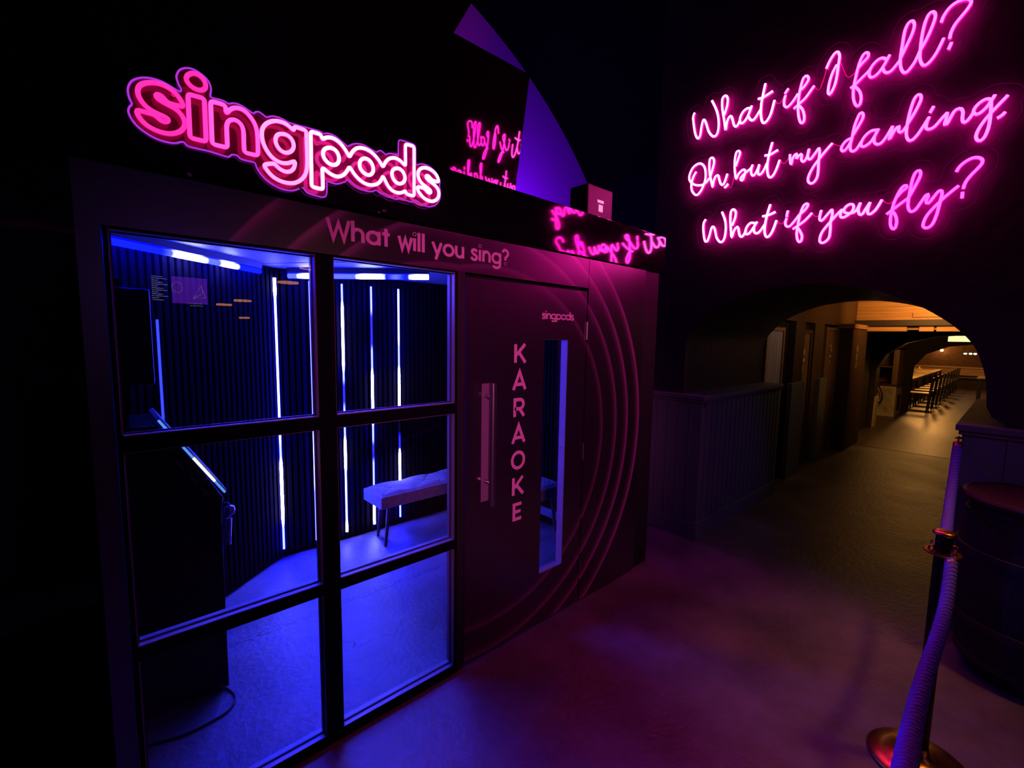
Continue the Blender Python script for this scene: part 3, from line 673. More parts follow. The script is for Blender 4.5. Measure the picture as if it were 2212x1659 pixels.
# ring prints carry over the header and door because the print is one pattern in the laminate
DX0, DX1, HX0, HX1, HZ0, HZ1 = 1.338, 2.252, 1.886, 2.090, .317, 1.708
m = MB()
m.box(DX0, HX0, D, D+.055, .012, 2.0); m.box(HX1, DX1, D, D+.055, .012, 2.0)
m.box(HX0, HX1, D, D+.055, .012, HZ0); m.box(HX0, HX1, D, D+.055, HZ1, 2.0)
door = P('door', m, 'panel'); door['label'] = 'door lettered KARAOKE with a slim window'
m = MB(); t = .003
m.box(HX1-t, HX1, D+.004, D+.052, HZ0, HZ1); m.box(HX0, HX0+t, D+.004, D+.052, HZ0, HZ1); m.box(HX0, HX1, D+.004, D+.052, HZ1-t, HZ1); m.box(HX0, HX1, D+.004, D+.052, HZ0, HZ0+t)
m.build('door_window_liner', M['liner'], door)
m = MB(); m.box(HX0, HX1, D+.040, D+.050, HZ0, HZ1); m.build('door_glass', M['glass'], door)
for z in (1.55, 1.30, 1.05, .80, .55):
    m = MB(); m.lathe([(.0, -.003), (.0035, -.002), (.0035, .002), (0, .003)], (HX1-.006, D+.038, z), 8); m.build('screw', M['steel'], door)
# pull handle on its back plate
m = MB(); m.box(1.438, 1.487, D-.004, D, .866, 1.482); h = m.build('handle_plate', M['plate'], door, bevel=.001); h['label'] = 'flat steel back plate of the door handle'
m = MB(); m.tube([(1.463, D-.062, .858), (1.463, D-.062, 1.488)], .0165, 20)
for z in (.975, 1.418): m.tube([(1.463, D-.004, z), (1.463, D-.062, z)], .010, 12)
m.build('door_handle', M['steel'], door, smooth=False)['label'] = 'long round pull bar of brushed steel'
for z0, z1 in ((1.708, 1.818), (.950, 1.061), (.2, .306)):
    m = MB(); m.tube([(2.256, D-.006, z0), (2.256, D-.006, z1)], .0055, 10); m.build('hinge', M['steel'], door)

# ---- lettering: a small geometric sans drawn as strokes
def arc_pts(cx, cz, rx, rz, a0, a1, n=20):
    return [(cx+rx*math.cos(math.radians(a0+(a1-a0)*i/n)), cz+rz*math.sin(math.radians(a0+(a1-a0)*i/n))) for i in range(n+1)]
def glyph(ch):
    """strokes in units of x-height 1 (caps 1.42, ascender 1.5), advance width"""
    R = .5
    o = lambda cx: arc_pts(cx, .5, .42, .42, 0, 360, 28)
    if ch == 'W': return [[(0.02,1.42),(.38,.0),(.72,1.15),(1.06,.0),(1.42,1.42)]], 1.46
    if ch == 'w': return [[(0.02,1),(.27,.0),(.52,.86),(.77,.0),(1.02,1)]], 1.06
    if ch == 'h': return [[(.1,1.5),(.1,0)], [(.1,.5)]+arc_pts(.44,.55,.34,.37,180,0)+[(.78,0)]], .92
    if ch == 'n': return [[(.1,1),(.1,0)], [(.1,.5)]+arc_pts(.42,.55,.32,.37,180,0)+[(.74,0)]], .88
    if ch == 'u': return [[(.1,1),(.1,.45)]+arc_pts(.42,.45,.32,.37,180,360)+[(.74,.45),(.74,1)], [(.74,.6),(.74,0)]], .88
    if ch == 'a': return [o(.5), [(.9,1),(.9,0)]], 1.04
    if ch == 'o': return [o(.5)], 1.0
    if ch == 'd': return [o(.5), [(.9,1.5),(.9,0)]], 1.04
    if ch == 'p': return [o(.52), [(.1,1),(.1,-.45)]], 1.04
    if ch == 'g': return [o(.5), [(.9,1),(.9,-.02)]+arc_pts(.5,-.02,.4,.36,0,-150)], 1.04
    if ch == 't': return [[(.28,1.34),(.28,0)], [(0,.93),(.56,.93)]], .62
    if ch == 'i': return [[(.1,1),(.1,0)], arc_pts(.1,1.33,.035,.035,0,360,10)], .26
    if ch == 'l': return [[(.1,1.5),(.1,0)]], .26
    if ch == 'y': return [[(.02,1),(.4,.08)], [(.78,1),(.28,-.42)]], .84
    if ch == 's': return [[(q.x, q.y) for q in catmull([(.60,.76,0),(.50,.90,0),(.34,.93,0),(.17,.86,0),(.14,.70,0),(.25,.57,0),(.42,.48,0),(.57,.38,0),(.60,.22,0),(.48,.09,0),(.31,.06,0),(.15,.12,0),(.07,.26,0)], False, 4)]], .72
    if ch == '?': return [arc_pts(.34,1.08,.30,.30,170,-40,16)+[(.36,.66),(.34,.42)], arc_pts(.34,.10,.03,.03,0,360,10)], .72
    if ch == ' ': return [], .42
    # capitals for the door (height 1)
    if ch == 'K': return [[(.1,1),(.1,0)], [(.74,1),(.16,.42)], [(.30,.58),(.78,0)]], .8
    if ch == 'A': return [[(.0,0),(.42,.97),(.84,0)], [(.17,.30),(.67,.30)]], .84
    if ch == 'R': return [[(.1,0),(.1,.93),(.42,.93)]+arc_pts(.44,.68,.25,.25,90,-90)+[(.1,.43)], [(.42,.43),(.74,0)]], .78
    if ch == 'O': return [arc_pts(.5,.5,.44,.44,0,360,30)], 1.0
    if ch == 'E': return [[(.62,.92),(.1,.92),(.1,.08),(.62,.08)], [(.1,.5),(.56,.5)]], .66
    return [], .4
def stroke_quads(mb, pts, w, fn):
    """flat ribbon of width w along pts with mitred joints"""
    pts = [p for i, p in enumerate(pts) if i == 0 or math.dist(p, pts[i-1]) > 1e-5]
    n = len(pts)
    if n < 2: return
    closed = (Vector(pts[0])-Vector(pts[-1])).length < 1e-6
    if closed: pts = pts[:-1]; n -= 1
    L, Rr = [], []
    for i in range(n):
        p = Vector(pts[i])
        a = Vector(pts[i-1]) if (i > 0 or closed) else None
        b = Vector(pts[(i+1) % n]) if (i < n-1 or closed) else None
        d1 = (p-a).normalized() if a is not None else None
        d2 = (b-p).normalized() if b is not None else None
        if d1 is None: d1 = d2
        if d2 is None: d2 = d1
        n1, n2 = Vector((-d1.y, d1.x)), Vector((-d2.y, d2.x))
        mm = (n1+n2)
        mm = mm.normalized() if mm.length > 1e-6 else n1
        k = w/2/max(.35, mm.dot(n1))
        L.append(p+mm*k); Rr.append(p-mm*k)
    vs = [fn(q.x, q.y) for q in L] + [fn(q.x, q.y) for q in Rr]
    fs = []
    for i in range(n if closed else n-1):
        j = (i+1) % n
        fs.append((i, j, n+j, n+i))
    mb.add(vs, fs)
def text_mesh(txt, x0, z0, size, weight, track=0.0, y=D-.0012, xs=1.0):
    m = MB(); x = x0
    for ch in txt:
        st, adv = glyph(ch)
        for i, s_ in enumerate(st):
            stroke_quads(m, s_, weight, lambda u, v, x=x: (x+u*size*xs, y-.0004*i, z0+v*size))
        x += (adv+track)*size*xs
    return m, x
# header line, fitted between x .683 and 1.612
_, xe = text_mesh('What will you sing?', 0, 0, 1, .2, .10)
sz = .0535; xs_ = (1.612-.683)/(xe*sz)
x_ = .683
for ch in 'What will you sing?':
    m, x2 = text_mesh(ch, x_, 2.083, sz, .25, .10, xs=xs_)
    if ch != ' ': P('header_letter', m, 'vinyl')
    x_ = x2
for k, ch in enumerate('KARAOKE'):
    st, adv = glyph(ch); s_ = .100; w_ = {'O': .100, 'A': .105}.get(ch, .108)
    m = MB(); x0 = 1.698-adv*w_/2; z0 = 1.581-.1465*k
    for i, q in enumerate(st): stroke_quads(m, q, .19, lambda u, v: (x0+u*w_, D-.0012-.0004*i, z0+v*s_))
    m.build('letter', M['vinyl'], door)
_, xe = text_mesh('singpods', 0, 0, 1, .2, -.04)
sz = .031; xs_ = .272/(xe*sz)
m, _ = text_mesh('singpods', 1.860, 1.822, sz, .27, -.04, xs=xs_)
m.build('logo', M['vinyl'], door)['label'] = 'small singpods word in pink'

# ================================================================== NEON SIGNS
def neon_mats(name, rgb):
    return [emission(name+'_front', rgb, 1.0), emission(name+'_flank', (rgb[0]*.7, rgb[1]*.12, rgb[2]*.6), 1.0)]
HOT = [neon_mats('pink_neon_%d' % i, c) for i, c in enumerate(((2.6, .034, .50), (3.2, .055, .62), (4, .13, .85), (6, .45, 1.4), (10, 1.2, 4), (12, 2.2, 5.5)))]
YS = D - .055
sign = thing('neon_sign', 'pink outline neon sign reading singpods above the booth windows', 'neon sign', (.66, D-.05, 2.2))
bk = [tuple(q) for q in cornered(SIGN['back'])]
bk = [(q.x, q.y) for q in resample([(a, b, 0) for a, b in bk], .006, True)]
m = MB(); m.prism(bk, lambda u, v, t: (u, t, v), YS+.012, YS+.017); m.build('acrylic_backing', M['frosted_acrylic'], sign)
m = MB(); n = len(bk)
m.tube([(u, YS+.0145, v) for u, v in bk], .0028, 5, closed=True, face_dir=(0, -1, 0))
m.build('backing_edge', [M['painted_edge_glow'], M['painted_edge_glow']], sign)['label'] = 'violet rim of the acrylic backing, glow painted in'
for key, lv in (('s',0), ('dot',0), ('i',1), ('n',2), ('g',3), ('gi',3), ('pod',4), ('pi',5), ('oi',5), ('di',5), ('s2',5)):
    p = [(q.x, YS, q.y) for q in cornered(SIGN[key])]
    p = soften(resample(p, .006, True), 2)
    m = MB(); m.tube(p, .0068, 8, closed=True, face_dir=(0, -1, 0))
    o = m.build('neon_letter', HOT[lv], sign, smooth=True)
for x, z in ((.57, 2.32), (.575, 2.235), (.895, 2.335), (.90, 2.215), (.25, 2.20), (.22, 2.42)):
    m = MB(); m.tube([(x, YS+.01, z), (x, D-.034, z)], .006, 12); m.build('standoff', M['standoff'], sign)

def contour(strokes, rad, step=.012):
    """outline of all points within rad of the strokes: the cut edge of the acrylic behind a word"""
    pts = np.array([p for s in strokes for p in s])
    lo, hi = pts.min(0)-rad-3*step, pts.max(0)+rad+3*step
    nx, ny = int((hi[0]-lo[0])/step)+2, int((hi[1]-lo[1])/step)+2
    gx, gy = lo[0]+step*np.arange(nx), lo[1]+step*np.arange(ny)
    F = np.full((nx, ny), 9.0)
    for p in pts:
        F = np.minimum(F, np.hypot(gx[:, None]-p[0], gy[None, :]-p[1]))
    F = F - rad
    seg = {}
    def ip(a, b):
        fa, fb = F[a], F[b]; t = fa/(fa-fb)
        return (round(float(gx[a[0]]+(gx[b[0]]-gx[a[0]])*t), 6), round(float(gy[a[1]]+(gy[b[1]]-gy[a[1]])*t), 6))
    for i in range(nx-1):
        for j in range(ny-1):
            c = [(i, j), (i+1, j), (i+1, j+1), (i, j+1)]
            ins = [F[q] < 0 for q in c]
            if all(ins) or not any(ins): continue
            cr = []
            for k in range(4):
                a, b = c[k], c[(k+1) % 4]
                if ins[k] != ins[(k+1) % 4]: cr.append((ip(a, b), ins[k]))
            # walk with the inside on the left
            outs = [q for q, s in cr if s]; inn = [q for q, s in cr if not s]
            for a, b in zip(outs, inn): seg[a] = b
    loops = []
    while seg:
        st = next(iter(seg)); lp = [st]; cur = seg.pop(st)
        while cur != st and cur in seg: lp.append(cur); cur = seg.pop(cur)
        loops.append(lp)
    return max(loops, key=len)

XS = XW + .038 - .05        # plane of the tubes, on standoffs off the plum wall (wall face 3.80)
VERSE_X = 3.765
def verse_level(y): return max(1.0, min(5, 1.2 + 2.4*y))
VLV = {}
names = ('neon_verse', 'neon_verse', 'neon_verse')
VL = ('topmost pink script neon line reading What if I fall?', 'middle pink script neon line reading Oh, but my darling,', 'lowest pink script neon line reading What if you fly?')
VERSE_HOT = [neon_mats('pink_script_neon_%d' % i, c) for i, c in enumerate(((32, .13, 12), (32, .2, 12), (32, .35, 12), (32, .6, 12), (33, 1.0, 12.5), (33, 1.6, 13)))]
for (line, words), lab in zip(VERSE, VL):
    allp = [s[i]*1e-4 for w, ss in words for s in ss for i in range(0, len(s), 2)]
    t = thing('neon_verse', lab, 'neon sign', (VERSE_X, sum(allp)/len(allp), 2.3), 'pink script neon lines over the arch')
    ends = []
    for w, ss in words:
        st = [[(s[i]*1e-4, s[i+1]*1e-4) for i in range(0, len(s), 2)] for s in ss]
        m = MB(); dense = []
        for s in st:
            p = catmull([(VERSE_X, a, b) for a, b in s], False, 7)
            p = resample(p, .011)
            dense.append([(q.y, q.z) for q in p])
            m.tube(p, .0080, 8, face_dir=(-1, 0, 0))
        ym = sum(q[0] for d in dense for q in d)/sum(len(d) for d in dense)
        lv = int(max(0, min(5, round(.0 + 2.9*ym))))
        m.build('neon_word', VERSE_HOT[lv], t, smooth=True)['label'] = 'lit script word ' + w.strip(',?')
        lp = contour(dense, .062)
        lp = [(q.x, q.y) for q in soften(resample([(a, b, 0) for a, b in lp], .012, True), 2)]
        m = MB(); m.prism(lp, lambda u, v, tt: (tt, u, v), VERSE_X+.011, VERSE_X+.015); m.build('acrylic_backing', M['acrylic'], t)
        m = MB(); m.tube([(VERSE_X+.013, a, b) for a, b in lp], .0016, 4, closed=True, face_dir=(-1, 0, 0)); m.build('backing_edge', [M['painted_edge_glow_soft']]*2, t)
        ends.append((dense[0][0], max((q for d in dense for q in d), key=lambda q: -q[0])))
        c = lp[0]
        ys = [q[0] for q in lp]; zs = [q[1] for q in lp]
        for f in (.2, .8):
            q = dense[0][int(f*(len(dense[0])-1))]
            m = MB(); m.tube([(VERSE_X+.012, q[0], q[1]), (3.799, q[0], q[1])], .005, 8); m.build('standoff', M['standoff'], t)
    for a, b in zip(ends, ends[1:]):      # leads between the words
        p0, p1 = a[1], b[0]
        mid = ((p0[0]+p1[0])/2, min(p0[1], p1[1])-.03)
        p = catmull([(VERSE_X+.004, *p0), (VERSE_X+.006, *mid), (VERSE_X+.004, *p1)], False, 8)
        m = MB(); m.tube(p, .0028, 6); m.build('lead', M['clear_cable'], t)

# ================================================================== LIGHT LINES IN THE POD
GLOW = bpy.data.materials.new('led_pixels'); GLOW.use_nodes = True
_nt = GLOW.node_tree; _nt.nodes.clear()
_at = _nt.nodes.new('ShaderNodeAttribute'); _at.attribute_name = 'glow'
_em = _nt.nodes.new('ShaderNodeEmission'); _ou = _nt.nodes.new('ShaderNodeOutputMaterial')
_nt.links.new(_at.outputs['Color'], _em.inputs[0]); _nt.links.new(_em.outputs[0], _ou.inputs[0])
# radiance of the addressable pixels: blue, cool, white, dim blue, off, soft blue / tube blue, pale blue, white
LED = [(.75, .9, 310), (3.0, 3.6, 310), (20, 20, 130), (.05, .04, 24), (.004, .003, .03), (.05, .09, 6)]
TUBE = [(.008, .02, 270), (.16, .22, 270), (24, 26, 280)]
def pixel_tube(a, b, r, cols, table, fat=()):
    """lit tube from a to b; cols: (fraction from a, colour index) with soft changes between pixels"""
    a, b = Vector(a), Vector(b); L_ = (b-a).length; N = max(12, int(L_/.016))
    idx = []
    for i in range(N+1):
        f = i/N; k = 0
        for q, mi in cols:
            if f >= q-1e-9: k = mi
        idx.append(k)
    rgb = np.array([table[k] for k in idx], float); rad = np.array([r*(1.4 if k in fat else 1.0) for k in idx])
    for _ in range(2):
        rgb[1:-1] = (rgb[:-2]+2*rgb[1:-1]+rgb[2:])/4; rad[1:-1] = (rad[:-2]+2*rad[1:-1]+rad[2:])/4
    m = MB(); n = 8; t = (b-a).normalized(); u = t.orthogonal().normalized(); w = t.cross(u)
    vs = [a+(b-a)*i/N + float(rad[i])*(math.cos(2*PI*k/n)*u+math.sin(2*PI*k/n)*w) for i in range(N+1) for k in range(n)]
    fs = [(i*n+k, (i+1)*n+k, (i+1)*n+(k+1) % n, i*n+(k+1) % n) for i in range(N) for k in range(n)] + [list(range(n)), [N*n+k for k in range(n)]]
    m.add(vs, fs)
    return m, [c for c in rgb for _ in range(n)]
def add_glow(o, cols):
    at = o.data.attributes.new('glow', 'FLOAT_COLOR', 'POINT')
    at.data.foreach_set('color', [x for c in cols for x in (*map(float, c), 1.0)])
def led_strip(label, loc, segs, z0=.08, z1=2.112, r=.0075, group='LED strips on the slatted walls', nrm=(0, -1, 0)):
    """segs: list of (z from, material index), top downwards"""
    n = Vector(nrm); loc = Vector((loc[0], loc[1], 0))
    t = thing('led_strip', label, 'LED strip light', loc, group)
    m = MB(); m.tube([loc-n*.006+Vector((0,0,z0)), loc-n*.006+Vector((0,0,z1))], .010, 8); m.build('channel', M['frame'], t)
    cols = [((z1-zt)/(z1-z0), mi) for zt, mi in segs]
    m, g = pixel_tube(loc+n*.006+Vector((0,0,z1)), loc+n*.006+Vector((0,0,z0)), r, cols, LED, fat=(2,))
    add_glow(m.build('diffuser', GLOW, t), g)
    return t
YB = BACK-.046
led_strip('first light strip on the back wall, in the corner left of the post', (.993, YB), [(2.112,2),(1.99,1),(.92,0),(.76,2),(.30,0)])
led_strip('second light strip on the back wall, just left of the window post', (1.237, YB), [(2.112,0),(1.3,0),(.95,1),(.75,1),(.50,0)])
led_strip('third light strip on the back wall, brightest in its upper half', (1.483, YB), [(2.112,0),(1.95,2),(1.45,0),(1.33,3),(1.15,0),(.85,2),(.62,1),(.15,2)])
led_strip('fourth light strip on the back wall, passing behind the bench end', (1.727, YB), [(2.09,0),(1.9,3),(1.6,0),(1.40,2),(.98,0),(.80,3),(.70,4),(.64,0),(.48,0),(.36,2)])
led_strip('fifth light strip on the back wall, meeting the bench top', (1.976, YB), [(2.10,1),(1.65,0),(1.42,2),(1.03,4),(.83,3),(.68,2),(.34,0)])
wl = LW0-LWD*.925
led_strip('plain blue light strip on the angled wall behind the kiosk', (wl.x-LWN.x*.005+0, wl.y-LWN.y*0-.0), [(1.78,5)], .08, 1.78, .006, nrm=LWN)
def ceiling_tube(label, a, b, cols):
    a, b = Vector(a), Vector(b); dd = (b-a).normalized(); L_ = (b-a).length
    sd = Vector((-dd.y, dd.x, 0))
    t = thing('ceiling_light', label, 'tube light', (a+b)/2, 'tube lights under the pod ceiling')
    m = MB(); m.obox((a+b)/2+Vector((0,0,.040)), dd*(L_/2+.004), sd*.017, (0,0,.020)); m.build('housing', M['pod_black'], t)
    m, g = pixel_tube(a, b, .0175, cols, TUBE)
    add_glow(m.build('diffuser', GLOW, t), g)
ceiling_tube('ceiling tube light beside the angled wall on the left', (.074, 2.868, 2.131), (.862, 3.495, 2.131), [(0,0),(.30,1),(.36,2),(.52,1),(.68,2),(.76,0)])
ceiling_tube('ceiling tube light running diagonally out from the corner', (1.078, 3.612, 2.131), (1.80, 2.885, 2.131), [(0,1),(.10,2),(.26,1),(.52,2),(.66,0),(.74,1),(.80,0),(.90,2)])

# ================================================================== BENCHES
def bench(label, x0, x1, y0, y1, legs, along='X'):
    t = thing('bench', label, 'bench', ((x0+x1)/2, (y0+y1)/2, 0), 'padded benches in the pod')
    zb, zt = .342, .448
    m = MB(); nu = int(max(8, (x1-x0)/.025)); nv = int(max(8, (y1-y0)/.025))
    w = (y1-y0) if along == 'X' else (x1-x0)
    def h(x, y):
        a = (x-x0) if along == 'X' else (y-y0); b = (y-y0) if along == 'X' else (x-x0)
        s1 = abs(math.sin(PI*(a+b)/w/1.0)); s2 = abs(math.sin(PI*(a-b)/w/1.0))
        e = min(1, min(x-x0, x1-x, y-y0, y1-y)/.04)
        return zt - .012*(1-e)**2 + .020*(s1*s2)**.5*min(1, e)
    vs = [(x0+(x1-x0)*i/nu, y0+(y1-y0)*j/nv, h(x0+(x1-x0)*i/nu, y0+(y1-y0)*j/nv)) for i in range(nu+1) for j in range(nv+1)]
    fs = [(i*(nv+1)+j, (i+1)*(nv+1)+j, (i+1)*(nv+1)+j+1, i*(nv+1)+j+1) for i in range(nu) for j in range(nv)]
    m.add(vs, fs)
    rim = [i*(nv+1) for i in range(nu+1)] + [nu*(nv+1)+j for j in range(1, nv+1)] + [i*(nv+1)+nv for i in range(nu-1, -1, -1)] + [j for j in range(nv-1, 0, -1)]
    k = len(m.v); m.v += [(vs[i][0], vs[i][1], zb) for i in rim]; n = len(rim)
    m.f += [[rim[i], rim[(i+1) % n], k+(i+1) % n, k+i] for i in range(n)] + [[k+i for i in range(n)]]; m.m += [0]*(n+1)
    c = m.build('cushion', M['cushion'], t)
    q = MB(); q.tube([(x0, y0, zb+.004), (x1, y0, zb+.004), (x1, y1, zb+.004), (x0, y1, zb+.004)], .004, 6, closed=True); q.build('piping', M['cushion'], c)
    span = (x1-x0) if along == 'X' else (y1-y0)
    k = -1
    while k*w < span:
        for sg in (1, -1):
            pts = []
            for i in range(13):
                b = w*i/12; a = k*w + (b if sg > 0 else w-b)
                if 0.01 < a < span-.01:
                    x, y = (x0+a, y0+b) if along == 'X' else (x0+b, y0+a)
                    if .012 < b < w-.012: pts.append((x, y, h(x, y)+.001))
            if len(pts) > 2:
                q = MB(); q.tube(pts, .0042, 5); q.build('seam', M['seam'], c)
        k += 1
    for (a, b, fx, fy) in legs:
        q = MB(); q.tube([(fx, fy, 0), (a, b, zb)], .012, 12, r2=.019); q.build('leg', M['bench_leg'], t)
bench('pale padded bench with crossed seams along the back wall', 1.612, 2.66, 3.278, 3.598,
      [(1.72, 3.36, 1.678, 3.348), (1.74, 3.54, 1.72, 3.57), (2.56, 3.36, 2.60, 3.348), (2.56, 3.54, 2.6, 3.57)])
bench('pale padded bench on the right, seen through the door window', 2.675, 2.983, 2.60, 3.598,
      [(2.73, 2.68, 2.71, 2.64), (2.93, 2.68, 2.95, 2.64), (2.73, 3.5, 2.71, 3.56), (2.93, 3.5, 2.95, 3.56)], 'Y')

# ================================================================== KIOSK
kio = thing('karaoke_kiosk', 'tall dark karaoke kiosk with a sloping lit console and upper monitor', 'karaoke machine', (.22, 2.7, 0))
KY0, KY1 = 2.463, 2.86
prof = [(.055, 0), (.400, 0), (.405, .90), (.415, .945), (.180, 1.315), (.055, 1.315)]
m = MB(); m.prism(prof, lambda u, v, t: (u, t, v), KY0, KY1); m.build('cabinet', M['frame'], kio, bevel=.004)
sl = Vector((.235, 0, -.370)).normalized(); nn = Vector((.370, 0, .235)).normalized()
a, b = Vector((.186, 0, 1.336)), Vector((.418, 0, .968))
m = MB(); c = (a+b)/2; m.obox(c+nn*.006+Vector((0, (KY0+KY1)/2, 0)), (b-a)/2*.99, (0, (KY1-KY0)/2, 0), nn*.010); m.build('console_top', M['liner'], kio, bevel=.002)['label'] = 'pale sloping console top'
m = MB(); p0, p1 = a+nn*.004, b+nn*.004
k = 6
for i in range(k):
    k0 = len(m.f); m.tube([p0.lerp(p1, i/k)+Vector((0, KY0-.004, 0)), p0.lerp(p1, (i+1)/k)+Vector((0, KY0-.004, 0))], .0055, 6); m.m[k0:] = [(0, 0, 0, 1, 1, 0)[i]]*(len(m.f)-k0)
m.build('light_edge', [emission('console_edge_blue', (.10, .28, 1.0), 1.1), emission('console_edge_white', (.9, 1.0, .85), 3.0)], kio)['label'] = 'lit blue and white edge of the console'
for f in (.40, .60, .77):
    m = MB(); q0 = Vector((.165, KY0-.001, 1.275)).lerp(Vector((.395, KY0-.001, .905)), f)
    m.obox(q0, sl*.022, (0, .001, 0), nn*.0012); m.build('vent_slot', M['steel'], kio)
m = MB(); m.box(.055, .095, KY0+.05, KY1-.05, 1.315, 1.93); m.build('monitor_post', M['frame'], kio)
m = MB(); m.box(.068, .188, KY0, KY1+.04, 1.492, 1.893); mon = m.build('monitor', M['frame'], kio, bevel=.010)
m = MB(); m.box(.188, .190, KY0+.02, KY1+.02, 1.52, 1.87); m.build('screen', mat('dark_screen', (.006, .006, .01), .1), mon)
# microphone hanging on the kiosk front
mic = thing('microphone', 'microphone hanging in a clip on the front of the kiosk', 'microphone', (.425, 2.50, .70))
m = MB(); m.tube([(.432, 2.49, .70), (.438, 2.49, .83)], .010, 12, r2=.013); m.build('handle', M['steel'], mic)
m = MB(); m.lathe([(.006, -.028), (.020, -.018), (.024, 0), (.020, .018), (.006, .026)], (.442, 2.49, .868), 16); m.build('grille', M['steel'], mic, smooth=True)
m = MB(); m.tube(catmull([(.442, 2.49, .895), (.428, 2.475, .912), (.409, 2.47, .915)], False, 6), .004, 6); m.build('clip', M['cable'], mic)
cb = MB(); cb.tube(catmull([(.36, 2.455, .02), (.39, 2.43, .006), (.405, 2.36, .006), (.38, 2.30, .006), (.33, 2.27, .006), (.2, 2.26, .006), (.06, 2.30, .006)], False, 8), .0055, 8)
tag(cb.build('power_cable', M['cable']), 'thin black cable looping on the floor in front of the kiosk', 'cable')

# ================================================================== ABOVE THE POD
def on_plane(px, py, p0, n):
    """point of a real plane seen at a pixel of the photograph, used to survey outlines"""
    d = right*((px-1106)/FOC) + down*((py-829.5)/FOC) + _f
    n = Vector(n); c = Vector((0, 0, 1.72)); return c + d*((Vector(p0)-c).dot(n)/d.dot(n))
TN = Vector((0, math.cos(math.radians(10)), math.sin(math.radians(10)))); TP = Vector((3.3, 2.9, 3.0))
pl = [(-1.5, 2.47), (2.652, 2.47), (2.652, 3.76), (1.93, 3.76), (2.22, 4.30), (2.22, 4.5), (-1.5, 4.5)]
m = MB(); m.prism(pl, lambda u, v, t: (u, TP.y-math.tan(math.radians(10))*(v-TP.z)+t, v), 0, .03)
tag(m.build('gloss_panel', M['mirror_black']), 'black mirror gloss panel leaning above the booth, reflecting the script sign', 'panel')
bx = thing('roof_box', 'small plum box with a tiny lit symbol standing on the booth roof', 'box', (2.99, 2.38, 2.42))
m = MB(); m.box(2.833, 3.152, 2.30, 2.48, 2.42, 2.885); m.build('case', mat('plum_satin', (.07, .02, .05), .5), bx, bevel=.012)
m = MB(); m.box(2.955, 3.032, 2.298, 2.30, 2.766, 2.786); m.box(2.972, 3.022, 2.298, 2.30, 2.70, 2.752); m.build('symbol', emission('tiny_light', (1, .25, .55), 1.3), bx)

# ================================================================== FOREGROUND RIGHT
bar = thing('barrel_table', 'dark round barrel table in front of the right wainscot', 'barrel table', (3.493, -.166, 0))
m = MB(); m.lathe([(.24, 0), (.285, .12), (.318, .35), (.325, .48), (.318, .62), (.295, .80), (.275, .905)], (3.493, -.166, 0), 40); bd = m.build('body', mat('black_stained_staves', (.006, .004, .006), .7), bar, smooth=False)
for z, r in ((.10, .283), (.30, .316), (.66, .316), (.84, .290)):
    m = MB(); m.lathe([(r+.001, -.018), (r+.006, -.016), (r+.006, .016), (r+.001, .018)], (3.493, -.166, z), 40); m.build('hoop', M['dark_beam'], bar)
m = MB(); m.lathe([(.300, 0), (.320, .008), (.3226, .024), (.316, .036), (.300, .040), (.296, .034)], (3.493, -.166, .91), 48); m.build('top', mat('mahogany_top', (.022, .006, .007), .5), bar)
SX, SY = 2.415, .137
st = thing('stanchion', 'brass rope stanchion on a domed round base beside the barrel table', 'stanchion', (SX, SY, 0))
m = MB(); m.lathe([(.168, 0), (.170, .008), (.163, .015), (.12, .022), (.06, .032), (.032, .055), (.027, .08)], (SX, SY, 0), 48); m.build('base', M['brass'], st, smooth=True)
m = MB(); m.tube([(SX, SY, .085), (SX, SY, .985)], .0255, 24); m.build('post', mat('dark_bronze', (.06, .035, .03), .25, metal=1), st)
m = MB(); m.lathe([(.026, 0), (.035, .003), (.037, .009), (.035, .014), (.018, .017)], (SX, SY, .978), 32); m.build('cap', M['brass'], st, smooth=True)
m = MB(); m.lathe([(.0265, -.003), (.056, .0), (.058, .003), (.055, .006), (.0265, .008)], (SX, SY, .905), 36); m.build('collar', M['brass'], st, smooth=False)
for k in range(4):
    a = PI/4+k*PI/2
    m = MB(); cx, cy_ = SX+.044*math.cos(a), SY+.044*math.sin(a)
    m.tube([(cx+.011*math.cos(q*PI/6)*math.cos(a), cy_+.011*math.cos(q*PI/6)*math.sin(a), .925+.011*math.sin(q*PI/6)) for q in range(12)], .003, 6, closed=True); m.build('ring', M['brass'], st)
def rope(label, pts, r, tip0, tip1):
    t = thing('rope', label, 'rope', pts[len(pts)//2], 'twisted barrier ropes')
    p = resample(catmull(pts, False, 12), r*.16)
    m = MB(); N = len(p); up = Vector((0, 0, 1)); turns = N/22.0
    for s in range(3):
        q = []
        for i, c in enumerate(p):
            tg = (p[min(i+1, N-1)]-p[max(i-1, 0)]).normalized(); n1 = tg.orthogonal() if abs(tg.z) > .99 else tg.cross(up).normalized(); n2 = tg.cross(n1)
            a = 2*PI*(i/22.0 + s/3)
            q.append(c+(n1*math.cos(a)+n2*math.sin(a))*r*.50)
        m.tube(q, r*.56, 7)
    m.build('twisted_cord', M['rope'], t, smooth=True)
    for tip in (tip0, tip1):
        if tip:
            a, b = tip; q = MB(); q.tube([a, b], r*1.02, 14); q.build('ferrule', M['brass'], t)
            c = Vector(b)+(Vector(b)-Vector(a)).normalized()*.016
            q = MB(); q.tube([c+Vector((.014*math.cos(k*PI/6), 0, .014*math.sin(k*PI/6))) for k in range(12)], .0032, 6, closed=True); q.build('hook', M['brass'], t)
hk = Vector((3.735, .20, 1.17))
rp1 = [(SX+.060, SY+.004, .925), (2.62, .143, .87), (2.95, .163, .83), (3.30, .182, .90), (3.60, .196, 1.05), (3.705, .200, 1.13)]
